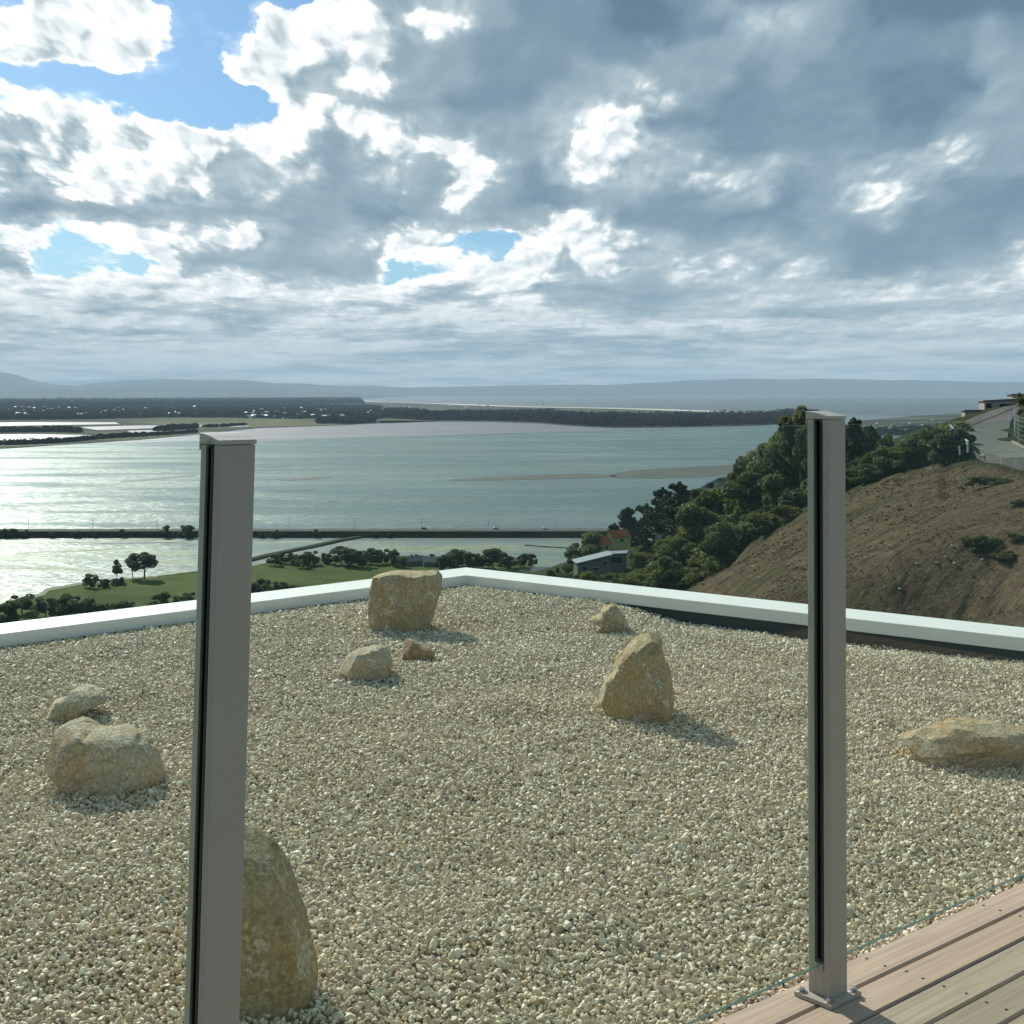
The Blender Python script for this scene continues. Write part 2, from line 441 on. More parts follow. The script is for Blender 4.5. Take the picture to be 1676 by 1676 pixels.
# ------------------------------------------------------------------ deck, balustrade, parapet
ANG = math.radians(41.0)
U = Vector((math.cos(ANG), math.sin(ANG), 0)); NN = Vector((-math.sin(ANG), math.cos(ANG), 0))
E0 = on_z(1420.5, 1557.5, 0.0)               # a point on the deck's outer edge
POST_R = on_z(1355, 1630, 0.0)
def uv_of(p): q = Vector(p) - E0; return q.dot(U), q.dot(NN)

deck_rot = (0, 0, ANG)
mb = MB(); PITCHB = 0.0955; T = 0.022
for k in range(30):
    y0 = -k * PITCHB
    w = PITCHB - 0.0055
    prof = [(y0, -T), (y0, -0.004), (y0 - 0.004, 0.0), (y0 - w + 0.004, 0.0), (y0 - w, -0.004), (y0 - w, -T)]
    x0, x1 = -2.6, 3.4
    vs = [(x0, a, b) for a, b in prof] + [(x1, a, b) for a, b in prof]
    n = len(prof)
    fs = [(i, (i + 1) % n, n + (i + 1) % n, n + i) for i in range(n)] + [tuple(reversed(range(n))), tuple(range(n, 2 * n))]
    mb.add(vs, fs)
deck = mb.build('deck', M['deck']); deck.location = E0; deck.rotation_euler = deck_rot; tag(deck, kind='structure')
mb = MB()
for k in range(-5, 7):
    mb.box((0.0 + k * 0.48 - 0.03, -1.45, -T - 0.055), (0.045, 2.8, 0.1))
mb.box((0.4, -0.03, -T - 0.056), (6.0, 0.03, 0.1))
mb.build('joist', M['joint'], deck)
mb = MB()
for k in range(-4, 6):
    for r in range(14):
        for dy in (-0.0215, -0.0665):
            cx = -0.033 + k * 0.48 + random.uniform(-0.006, 0.006); cy = -r * PITCHB + dy + random.uniform(-0.003, 0.003)
            mb.prism([(cx + 0.0034 * math.cos(a), cy + 0.0034 * math.sin(a)) for a in [i * math.pi / 5 for i in range(10)]], -0.004, 0.0008)
mb.build('screw_heads', M['screw'], deck)

def make_post(loc, lean, label, full_base=True):
    t = thing('balustrade_post', label, 'post', loc, (0, 0, ANG), 'balustrade posts')
    sh = Matrix.Identity(4); sh[0][2] = lean[0]; sh[1][2] = lean[1]
    hx, hy, s, dpt, H = 0.0285, 0.0275, 0.0108, 0.014, 1.184
    prof = [(-hx, -hy), (hx, -hy), (hx, -s), (hx - dpt, -s), (hx - dpt, s), (hx, s), (hx, hy), (-hx, hy), (-hx, s), (-hx + dpt, s), (-hx + dpt, -s), (-hx, -s)]
    def sheared(o):
        for v in o.data.vertices: v.co = sh @ v.co
    b = MB().prism(prof, 0.0095, H).build('post_body', M['coat'], t, bevel=0.0018); sheared(b)
    for sx in (-1, 1):
        m = MB()
        for sy in (-1, 1): m.box((sx * (hx - 0.0069), sy * 0.00748, 0.63), (0.0144, 0.0064, 1.10))
        m.box((sx * (hx - 0.0118), 0, 0.63), (0.0040, 0.0080, 1.10))
        o = m.build('glazing_gasket', M['rubber'], t); sheared(o)
        m = MB().box((sx * (hx - 0.0035), 0.0, 0.068), (0.017, 0.0208, 0.012)).box((sx * (hx - 0.0065), 0, 0.036), (0.0122, 0.0214, 0.052))
        o = m.build('glass_support', M['coat'], t, bevel=0.0008); sheared(o)
    # cap: convex top that falls toward the deck
    ys = [0.0305 - i * 0.0595 / 12 for i in range(13)]
    top = []
    for i, y in enumerate(ys):
        q = i / 12; top.append((y, H + 0.0165 - 0.0112 * (q ** 1.7 if q < 0.75 else 0.75 ** 1.7 + (q - 0.75) * 1.0)))
    loop = [(0.0305, H - 0.008), (0.0305, H + 0.001)] + top + [(ys[-1], H + 0.0006), (0.0280, H + 0.0006), (0.0280, H - 0.008)]
    x0 = 0.0296
    vs = [(-x0, a, b) for a, b in loop] + [(x0, a, b) for a, b in loop]; n = len(loop)
    fs = [(i, (i + 1) % n, n + (i + 1) % n, n + i) for i in range(n)] + [tuple(reversed(range(n))), tuple(range(n, 2 * n))]
    o = MB().add(vs, fs).build('post_cap', M['cap'], t, bevel=0.0007, bseg=1); sheared(o)
    p = MB().box((0, 0, 0.005), (0.104, 0.092, 0.009)).build('base_plate', M['coat'], t, bevel=0.0012)
    for sx in (-1, 1):
        for sy in (-1, 1):
            cx, cy = sx * 0.0405, sy * 0.0345
            m = MB().prism([(cx + 0.0105 * math.cos(a), cy + 0.0105 * math.sin(a)) for a in [i * math.pi / 10 for i in range(20)]], 0.0096, 0.0112)
            m.prism([(cx + 0.0066 * math.cos(a), cy + 0.0066 * math.sin(a)) for a in [0.3 * sx + i * math.pi / 3 for i in range(6)]], 0.0113, 0.0172)
            m.build('bolt', M['steel'], p, bevel=0.0004, bseg=1)
    return t
post_r = make_post(POST_R, (0.010, 0.0), 'grey balustrade post standing whole on the timber deck by its bolted base plate')
SPAN = 1.415
pl = POST_R - U * (SPAN + 0.0103); pl.z = -0.018
post_l = make_post(pl, (0.0235, 0.0), 'nearer grey balustrade post whose foot is out of view, in front of the tall slab')

def pane(a0, a1, label, tilt0=0.0, tilt1=0.0, z0=0.069, z1=1.172):
    """glass between two distances along the balustrade line"""
    t = MB(); hy = 0.004
    vs = []
    for a, k in ((a0, tilt0), (a1, tilt1)):
        for y in (-hy, hy):
            for z in (z0, z1): vs.append((a + k * z, y, z))
    # index: a0:-y z0,z1 (0,1) +y (2,3); a1 (4,5) (6,7)
    t.add(vs, [(0, 4, 5, 1), (2, 3, 7, 6), (0, 1, 3, 2), (4, 6, 7, 5)], 0)
    t.add(vs, [(1, 5, 7, 3), (0, 2, 6, 4)], 1)
    o = t.build('glass_panel', [M['glass'], M['glass_edge']])
    o.location = POST_R; o.rotation_euler = (0, 0, ANG)
    return tag(o, label, 'glass panel', 'glass balustrade panels')
pane(-SPAN + 0.020, -0.020, 'clear green-tinted glass panel between the two grey posts', 0.0235, 0.010)
pane(0.020, SPAN - 0.02, 'clear green-tinted glass panel running on beyond the post that stands on the deck', 0.010, 0.0)
pane(-2 * SPAN + 0.02, -SPAN - 0.020, 'clear green-tinted glass panel on the open side of the nearer post', 0.0235, 0.0235)

# parapet round the roof terrace -------------------------------------------------
ZT = 0.01
CI = on_z(763.5, 944, ZT); LI = on_z(0, 1041, ZT); RI = on_z(1676, 1047.5, ZT)
uL = (LI - CI).normalized(); uR = (RI - CI).normalized()
def inward(u_):                                  # horizontal normal pointing to the gravel
    n_ = Vector((-u_.y, u_.x, 0))
    return n_ if n_.dot(Vector((0, 4, 0)) - CI) > 0 else -n_
nL, nR = inward(uL), inward(uR)
CW = 0.275
def line_meet(p, d, q, e):
    k = ((q.x - p.x) * e.y - (q.y - p.y) * e.x) / (d.x * e.y - d.y * e.x)
    return p + d * k
def corner(off): return line_meet(CI + nL * off, uL, CI + nR * off, uR)   # off >0 toward the gravel
def parapet(u_, n_, L, label, coplabel):
    t = thing('parapet_wall', label, 'parapet wall', CI)
    def P(off, z, s):                            # s=0 at mitre, 1 at far end
        c = corner(off); base = c if s == 0 else (CI + n_ * off + u_ * L)
        return (base.x - CI.x, base.y - CI.y, z)
    def sweep(loop, name, mat, bev=0.0):
        vs = [P(o, z, 0) for o, z in loop] + [P(o, z, 1) for o, z in loop]; n = len(loop)
        fs = [(i, (i + 1) % n, n + (i + 1) % n, n + i) for i in range(n)] + [tuple(reversed(range(n))), tuple(range(n, 2 * n))]
        m = MB().add(vs, fs); o = m.build(name, mat, t, bevel=bev)
        bm = bmesh.new(); bm.from_mesh(o.data); bmesh.ops.recalc_face_normals(bm, faces=bm.faces); bm.to_mesh(o.data); bm.free()
        return o
    h = 0.066
    sweep([(0, ZT), (0, ZT - h), (-0.006, ZT - h), (-0.006, ZT - 0.02), (-CW + 0.006, ZT - 0.01), (-CW + 0.006, ZT - 0.09), (-CW, ZT - 0.09), (-CW, ZT + 0.006)], 'coping', M['white_cap'], 0.0012)
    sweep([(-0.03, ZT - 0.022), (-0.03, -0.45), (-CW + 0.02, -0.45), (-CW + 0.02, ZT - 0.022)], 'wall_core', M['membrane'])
    return t
parapet(uL, nL, 6.5, 'white capped parapet edge behind the square rock, on the water and field side', None)
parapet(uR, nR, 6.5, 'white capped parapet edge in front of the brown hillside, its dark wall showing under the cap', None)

# gravel ---------------------------------------------------------------------------
def sd(p, c, n_): return (p[0] - c.x) * n_.x + (p[1] - c.y) * n_.y
def gz_arr(x, y):
    dR = (x - CI.x) * nR.x + (y - CI.y) * nR.y
    aR = (x - CI.x) * uR.x + (y - CI.y) * uR.y
    dL = (x - CI.x) * nL.x + (y - CI.y) * nL.y
    z = np.full_like(np.asarray(x, dtype=float), -0.040)
    P = np.stack([x, y, np.zeros_like(x)], 1)
    z = z + fbm(P * 0.9, 3, 3) * 0.062 + fbm(P * 3.0, 2, 9) * 0.032
    k = np.clip((aR - 1.0) / 0.9, 0, 1); k = k * k * (3 - 2 * k) * (1 - 0.35 * np.clip((aR - 2.6) / 1.5, 0, 1))
    q = np.clip(1 - dR / 0.75, 0, 1); q = q * q * (3 - 2 * q)
    z = z - 0.085 * k * q
    q2 = np.clip(1 - np.minimum(dL, np.where(aR < 1.0, dR, 9)) / 0.5, 0, 1)
    z = z * (1 - q2) + q2 * (-0.048)
    de = (x - E0.x) * NN.x + (y - E0.y) * NN.y
    q3 = np.clip(1 - de / 0.35, 0, 1)
    z = z * (1 - q3) + q3 * (-0.036)
    return z
def gz(x, y): return float(gz_arr(np.array([x]), np.array([y]))[0])
def inside(x, y, m=0.0):
    a = (x - E0.x) * NN.x + (y - E0.y) * NN.y
    b = (x - CI.x) * nL.x + (y - CI.y) * nL.y
    c = (x - CI.x) * nR.x + (y - CI.y) * nR.y
    return (a > -0.05) & (b > -0.03 + m) & (c > -0.03 + m)
st = 0.05
xs = np.arange(-5.2, 5.2, st); ys = np.arange(-1.5, 9.7, st)
XX, YY = np.meshgrid(xs, ys); zz = gz_arr(XX.ravel(), YY.ravel()) - 0.011
Vg = np.stack([XX.ravel(), YY.ravel(), zz], 1); nx = len(xs)
idx = np.arange(len(xs) * len(ys)).reshape(len(ys), nx)
Fq = np.stack([idx[:-1, :-1].ravel(), idx[:-1, 1:].ravel(), idx[1:, 1:].ravel(), idx[1:, :-1].ravel()], 1)
cen = Vg[Fq].mean(1); Fq = Fq[inside(cen[:, 0], cen[:, 1])]
bed = np_mesh('gravel_ground', Vg, Fq, M['bed'], smooth=True); tag(bed, kind='structure')

def stone_proto(i):
    bm = bmesh.new(); bmesh.ops.create_icosphere(bm, subdivisions=2, radius=1.0)
    rr = random.Random(140 + i)
    pl_ = []
    for _ in range(9):
        n_ = Vector((rr.gauss(0, 1), rr.gauss(0, 1), rr.gauss(0, 1))).normalized(); pl_.append((n_, rr.uniform(0.30, 0.72)))
    for v in bm.verts:
        for n_, d_ in pl_:
            k = v.co.dot(n_)
            if k > d_: v.co -= n_ * (k - d_)
    sc = (rr.uniform(1.05, 1.55), rr.uniform(0.75, 1.0), rr.uniform(0.5, 0.8))
    for v in bm.verts: v.co = Vector((v.co.x * sc[0], v.co.y * sc[1], v.co.z * sc[2]))
    me = bpy.data.meshes.new('gravel_stone'); bm.to_mesh(me); bm.free(); me.materials.append(M['stone'])
    return bpy.data.objects.new('gravel_stone', me)
stone_col = bpy.data.collections.new('gravel_stones')
for i in range(10): stone_col.objects.link(stone_proto(i))
def scatter():
    sp = 0.0110
    gx = np.arange(-4.6, 4.9, sp); gy = np.arange(-0.6, 9.6, sp)
    A, B = np.meshgrid(gx, gy); A = A.ravel(); B = B.ravel()
    A = A + RNG.uniform(-0.55, 0.55, A.size) * sp; B = B + RNG.uniform(-0.55, 0.55, B.size) * sp
    k = inside(A, B, 0.035) & (np.abs(A) < B * 0.40 + 0.9) & (B > 1.2)
    de = (A - E0.x) * NN.x + (B - E0.y) * NN.y
    k &= de > 0.006
    A = A[k]; B = B[k]
    far = np.clip((B - 4.5) / 5.0, 0, 1)
    keep = RNG.random(A.size) > far * 0.30
    A = A[keep]; B = B[keep]
    Z = gz_arr(A, B) + RNG.uniform(-0.011, 0.005, A.size)
    n = A.size
    size = np.clip(RNG.lognormal(math.log(0.0071), 0.34, n), 0.004, 0.018) * (1 + 0.12 * np.clip((B - 4.5) / 5.0, 0, 1))
    rot = np.stack([RNG.normal(0, 0.7, n), RNG.normal(0, 0.7, n), RNG.uniform(0, 6.283, n)], 1)
    me = bpy.data.meshes.new('gravel'); me.vertices.add(n)
    me.vertices.foreach_set('co', np.stack([A, B, Z], 1).astype(np.float32).ravel())
    a = me.attributes.new('rot', 'FLOAT_VECTOR', 'POINT'); a.data.foreach_set('vector', rot.astype(np.float32).ravel())
    a = me.attributes.new('size', 'FLOAT', 'POINT'); a.data.foreach_set('value', size.astype(np.float32))
    a = me.attributes.new('pick', 'INT', 'POINT'); a.data.foreach_set('value', RNG.integers(0, 10, n).astype(np.int32))
    me.materials.append(M['stone'])
    o = link('gravel', me)
    ng = bpy.data.node_groups.new('gravel_scatter', 'GeometryNodeTree')
    ng.interface.new_socket('Geometry', in_out='INPUT', socket_type='NodeSocketGeometry')
    ng.interface.new_socket('Geometry', in_out='OUTPUT', socket_type='NodeSocketGeometry')
    N, L = ng.nodes, ng.links
    gi = N.new('NodeGroupInput'); go = N.new('NodeGroupOutput')
    ci = N.new('GeometryNodeCollectionInfo'); ci.inputs['Collection'].default_value = stone_col
    ci.inputs['Separate Children'].default_value = True; ci.inputs['Reset Children'].default_value = True
    ip = N.new('GeometryNodeInstanceOnPoints'); ip.inputs['Pick Instance'].default_value = True
    def attr(nm, ty):
        q = N.new('GeometryNodeInputNamedAttribute'); q.data_type = ty; q.inputs['Name'].default_value = nm
        return [s for s in q.outputs if s.enabled and s.name == 'Attribute'][0]
    L.new(gi.outputs[0], ip.inputs['Points']); L.new(ci.outputs[0], ip.inputs['Instance'])
    L.new(attr('pick', 'INT'), ip.inputs['Instance Index'])
    e2r = N.new('FunctionNodeEulerToRotation'); L.new(attr('rot', 'FLOAT_VECTOR'), e2r.inputs[0])
    L.new(e2r.outputs[0], ip.inputs['Rotation']); L.new(attr('size', 'FLOAT'), ip.inputs['Scale'])
    L.new(ip.outputs[0], go.inputs[0])
    md = o.modifiers.new('scatter', 'NODES'); md.node_group = ng
    tag(o, 'pale cream and tan gravel spread over the roof terrace', 'gravel', kind='stuff')
    print('gravel stones', n)
    return o
scatter()

# rocks ------------------------------------------------------------------------------
def make_rock(poly, base_px, label, mat, depth, seed, cuts=10, name='rock', front=0.62, sink=0.03, lean=0.0, rough=0.75, nsub=2, creases=()):
    rr = random.Random(seed)
    g0 = on_z(base_px[0], base_px[1], -0.04); g0 = on_z(base_px[0], base_px[1], gz(g0.x, g0.y))
    d = g0.y
    ctr = Vector((g0.x, g0.y, g0.z))
    pts = []
    for px, py in poly:
        q = at_depth(px, py, d); pts.append((q.x - ctr.x, q.z - ctr.z))
    # even resample of the outline
    P = []
    n = len(pts); per = [math.dist(pts[i], pts[(i + 1) % n]) for i in range(n)]; tot = sum(per); K = 40
    for k in range(K):
        s = tot * k / K; i = 0
        while s > per[i]: s -= per[i]; i += 1
        f = s / per[i]; a, b = pts[i], pts[(i + 1) % n]
        P.append((a[0] + (b[0] - a[0]) * f, a[1] + (b[1] - a[1]) * f))
    cx = sum(p[0] for p in P) / K; cz = sum(p[1] for p in P) / K
    V = []; rings = [(-1.0, front), (-0.80, front + (1 - front) * 0.62), (-0.35, 0.97), (0.1, 1.0), (0.55, 0.93), (0.85, 0.78), (1.0, 0.5)]
    for t, s in rings:
        for (x, z) in P:
            zz_ = cz * (0.55 + 0.45 * s) + (z - cz) * s if z > cz else cz + (z - cz) * (0.5 + 0.5 * s)
            zz_ = zz_ if z > 0.02 else z - sink
            y = t * depth * 0.5 + depth * 0.10 + lean * zz_
            k_ = 1 + y / max(d, 0.1)
            V.append((cx + (x - cx) * s, y, zz_))
    Fq_ = []
    R = len(rings)
    for r in range(R - 1):
        for k in range(K):
            Fq_.append((r * K + k, r * K + (k + 1) % K, (r + 1) * K + (k + 1) % K, (r + 1) * K + k))
    me = bpy.data.meshes.new(name); 
    V.append((cx, -depth * 0.5 * 1.0 + depth * 0.10 + lean * cz, cz)); V.append((cx, depth * 0.62, cz * 0.6))
    fi, bi = len(V) - 2, len(V) - 1
    for k in range(K):
        Fq_.append((fi, (k + 1) % K, k)); Fq_.append((bi, (R - 1) * K + k, (R - 1) * K + (k + 1) % K))
    me.from_pydata(V, [], Fq_)
    bm = bmesh.new(); bm.from_mesh(me)
    bmesh.ops.recalc_face_normals(bm, faces=bm.faces)
    bmesh.ops.subdivide_edges(bm, edges=bm.edges[:], cuts=nsub, use_grid_fill=True, smooth=0.0)
    co = np.array([v.co[:] for v in bm.verts]); size = co.max(0) - co.min(0); mid = (co.max(0) + co.min(0)) / 2
    S = float(size.max())
    for (c_, n_, dep) in creases:                           # ledges and grooves: ((x,z) fraction, direction, depth)
        u_ = ((co[:, 0] - mid[0]) / size[0]) * n_[0] + ((co[:, 2] - mid[2]) / size[2]) * n_[1] - c_
        frontm = np.clip(-(co[:, 1] - mid[1]) / size[1] + 0.3, 0, 1)
        co[:, 1] += frontm * dep * S * (1 / (1 + np.exp(-u_ * 38)) - 0.5)
    nr = np.zeros_like(co)
    for v_, p_ in zip(bm.verts, co): v_.co = p_
    bm.normal_update(); nr = np.array([v.normal[:] for v in bm.verts])
    q = co / S + seed * 3.1
    disp = fbm(q * 4.0, 3, seed) * 0.070 + np.abs(fbm(q * 8.0, 3, seed + 5)) * -0.075 + fbm(q * 22.0, 2, seed + 8) * 0.022
    co = co + nr * (disp * S * rough)[:, None]
    mid = (co.max(0) + co.min(0)) / 2
    for j in range(cuts + 10):                               # cleave flat facets after the rough surface is made
        n_ = np.array([rr.gauss(0, 0.9), rr.gauss(-0.9, 0.6), rr.gauss(0.1, 0.75)]); n_ /= np.linalg.norm(n_)
        dd = (co - mid) @ n_; lim = dd.max() * rr.uniform(0.84, 0.965)
        over = np.clip(dd - lim, 0, None); co -= np.outer(over * 0.98, n_)
    q = co / S * 30.0 + seed
    co = co + nr * (fbm(q, 2, seed + 3) * 0.011 * S * rough)[:, None]
    for v_, p_ in zip(bm.verts, co): v_.co = p_
    bm.to_mesh(me); bm.free(); me.materials.append(mat)
    me.polygons.foreach_set('use_smooth', [True] * len(me.polygons))
    me.set_sharp_from_angle(angle=math.radians(17))
    o = link(name, me); o.location = ctr
    return tag(o, label, 'rock', 'landscape rocks on the gravel')
make_rock([(610, 940), (640, 936), (716, 936), (723, 945), (720, 975), (704, 1022), (670, 1027), (612, 1030), (598, 1018), (597, 992), (604, 965)], (655, 1026),
          'big square block of tan rock with a flat top, by the parapet', M['rock'][0], 0.36, 3, cuts=5, front=0.86, rough=0.5)
make_rock([(553, 1100), (565, 1076), (590, 1062), (620, 1057), (634, 1062), (643, 1085), (640, 1102), (600, 1108), (556, 1110)], (598, 1106),
          'low pale slab of rock beside the small rusty one, in front of the square block', M['rock'][2], 0.24, 12, cuts=8)
make_rock([(658, 1074), (660, 1050), (668, 1043), (688, 1054), (708, 1064), (712, 1072), (692, 1080), (665, 1082)], (684, 1079),
          'small rusty brown pointed rock just below the square block', M['rock'][3], 0.15, 21, cuts=8)
make_rock([(962, 1016), (985, 1004), (982, 1000), (1000, 989), (1008, 990), (1020, 1006), (1030, 1026), (1026, 1034), (992, 1036), (984, 1026)], (1004, 1033),
          'small tan wedge rock where the dark strip under the parapet cap begins', M['rock'][0], 0.22, 35, cuts=7, front=0.75)
make_rock([(979, 1150), (985, 1118), (1002, 1105), (1010, 1080), (1042, 1046), (1062, 1030), (1076, 1030), (1084, 1046), (1090, 1080), (1098, 1096), (1107, 1160), (1098, 1168), (1040, 1172), (1005, 1174), (988, 1166)], (1046, 1169),
          'tall pointed ochre rock with a ledge across its face, standing alone', M['rock'][1], 0.28, 44, cuts=6, front=0.66, creases=((0.05, (0.15, 1.0), 0.22), (-0.10, (1.0, 0.75), -0.16)))
make_rock([(1476, 1214), (1500, 1203), (1560, 1184), (1590, 1182), (1640, 1188), (1700, 1200), (1730, 1222), (1700, 1236), (1640, 1244), (1600, 1252), (1535, 1254), (1512, 1250), (1490, 1234)], (1590, 1251),
          'long low tan rock lying flat on the gravel beyond the deck', M['rock'][0], 0.26, 53, cuts=7, front=0.66, creases=((-0.02, (0.25, -1.0), 0.12), (0.12, (1.0, 0.5), -0.10)))
make_rock([(74, 1166), (84, 1150), (104, 1142), (122, 1126), (140, 1125), (168, 1138), (176, 1150), (150, 1160), (120, 1174), (84, 1178)], (124, 1173),
          'small low rock with a grey crest behind the saddle-shaped rock', M['rock'][2], 0.24, 62, cuts=8)
make_rock([(70, 1248), (78, 1225), (86, 1196), (112, 1178), (135, 1184), (152, 1194), (200, 1192), (222, 1202), (246, 1226), (262, 1262), (264, 1280), (235, 1284), (200, 1286), (150, 1294), (118, 1288), (98, 1276)], (170, 1286),
          'large rounded cream rock with a dip in its top, on the open gravel', M['rock'][2], 0.30, 71, cuts=6, front=0.68, rough=0.8)
make_rock([(318, 1640), (312, 1560), (318, 1480), (336, 1400), (370, 1356), (402, 1350), (432, 1366), (468, 1412), (488, 1466), (500, 1500), (508, 1545), (520, 1594), (522, 1612), (508, 1638), (440, 1645), (370, 1648)], (420, 1642),
          'tall upright ochre slab of rock half hidden by the nearer post', M['rock'][1], 0.20, 82, cuts=5, front=0.80, rough=0.34)
# ------------------------------------------------------------------ hillside terrain
CTRL = [  # photo column, photo row, distance: ground seen there
 (1676,1060,52),(1676,955,68),(1676,850,85),(1676,765,108),(1560,1040,58),(1560,905,78),(1560,820,98),(1560,754,122),
 (1400,1020,66),(1400,890,97),(1400,800,130),(1240,985,84),(1240,875,140),(1130,960,110),(1480,905,80),(1480,772,128),
 (1320,945,88),(1320,835,136),
 (1560,742,150),(1480,762,165),(1480,755,210),(1400,795,180),(1400,785,240),(1300,832,180),(1300,805,260),(1240,862,190),(1240,835,280),
 (1150,895,230),(1150,855,340),(1050,925,320),(1050,885,480),(985,948,400),(985,915,600),(930,945,500),(930,914,720),(890,955,520),(890,930,660),
 (840,1000,520),
 # road
 (1676,751,110),(1640,748,113),(1600,736,122),(1575,722,134),(1573,714,144),(1600,704,158),(1640,690,180),(1655,678,215),(1664,673,240),
 (1655,735,122),(1650,718,142),(1652,700,175),(1700,735,115),(1690,700,150),(1700,680,180),
 # rising ground and houses to the side
 (1800,700,112),(1800,640,200),(1950,620,190),(2100,640,140),(2100,800,70),(1900,850,70),(1850,1060,50),(1676,668,290),(1640,673,330),(1590,684,330),(1720,650,330),
]
XYZ = [
 (-60,14,-9),(0,14,-8),(12,14,-9),(25,16,-9.5),(22,40,-10.5),(12,50,-12),(-60,30,-16),(-10,30,-13),(10,32,-11),(-200,100,-50),(-60,80,-36),(0,80,-30),(20,70,-19),(0,160,-58),(-100,160,-70),(-100,300,-97),
 (0,260,-84),(-20,400,-101.5),(-300,400,-103),(-300,250,-92),(-60,560,-104),(-200,620,-104),(0,700,-104),(18,860,-104),(60,900,-104),(-400,700,-104),(-500,300,-100),
 (110,420,-62),(140,560,-90),(160,700,-102),(130,800,-103),(240,500,-60),(300,700,-100),(200,860,-104),(330,900,-105),(190,330,-28),(260,400,-35),
 (400,300,-10),(500,500,-40),(500,800,-104),
]
def build_terrain():
    pts = [tuple(at_depth(*c)) for c in CTRL] + [tuple(map(float, p)) for p in XYZ]
    P = np.array(pts); n = len(P)
    S = 100.0
    D = np.linalg.norm((P[:, None, :2] - P[None, :, :2]) / S, axis=2)
    A = np.zeros((n + 3, n + 3)); A[:n, :n] = D + np.eye(n) * -0.002
    A[:n, n] = 1; A[:n, n + 1:] = P[:, :2] / S; A[n, :n] = 1; A[n + 1:, :n] = (P[:, :2] / S).T
    w = np.linalg.solve(A, np.concatenate([P[:, 2], [0, 0, 0]]))
    def h(x, y):
        x = np.asarray(x, float); y = np.asarray(y, float); out = np.zeros_like(x)
        for i in range(0, len(x), 20000):
            q = np.stack([x[i:i + 20000], y[i:i + 20000]], 1) / S
            d = np.linalg.norm(q[:, None, :] - (P[None, :, :2] / S), axis=2)
            out[i:i + 20000] = d @ w[:n] + w[n] + q @ w[n + 1:]
        return out
    return h
TH = build_terrain()
def th(x, y): return float(TH(np.array([x]), np.array([y]))[0])
BORDER = [(1000, 985), (1080, 975), (1130, 960), (1180, 925), (1240, 880), (1330, 830), (1390, 799), (1480, 766), (1545, 748), (1580, 744), (1640, 757), (1676, 768), (2000, 780)]
def border(px): return float(np.interp(px, [b[0] for b in BORDER], [b[1] for b in BORDER]))
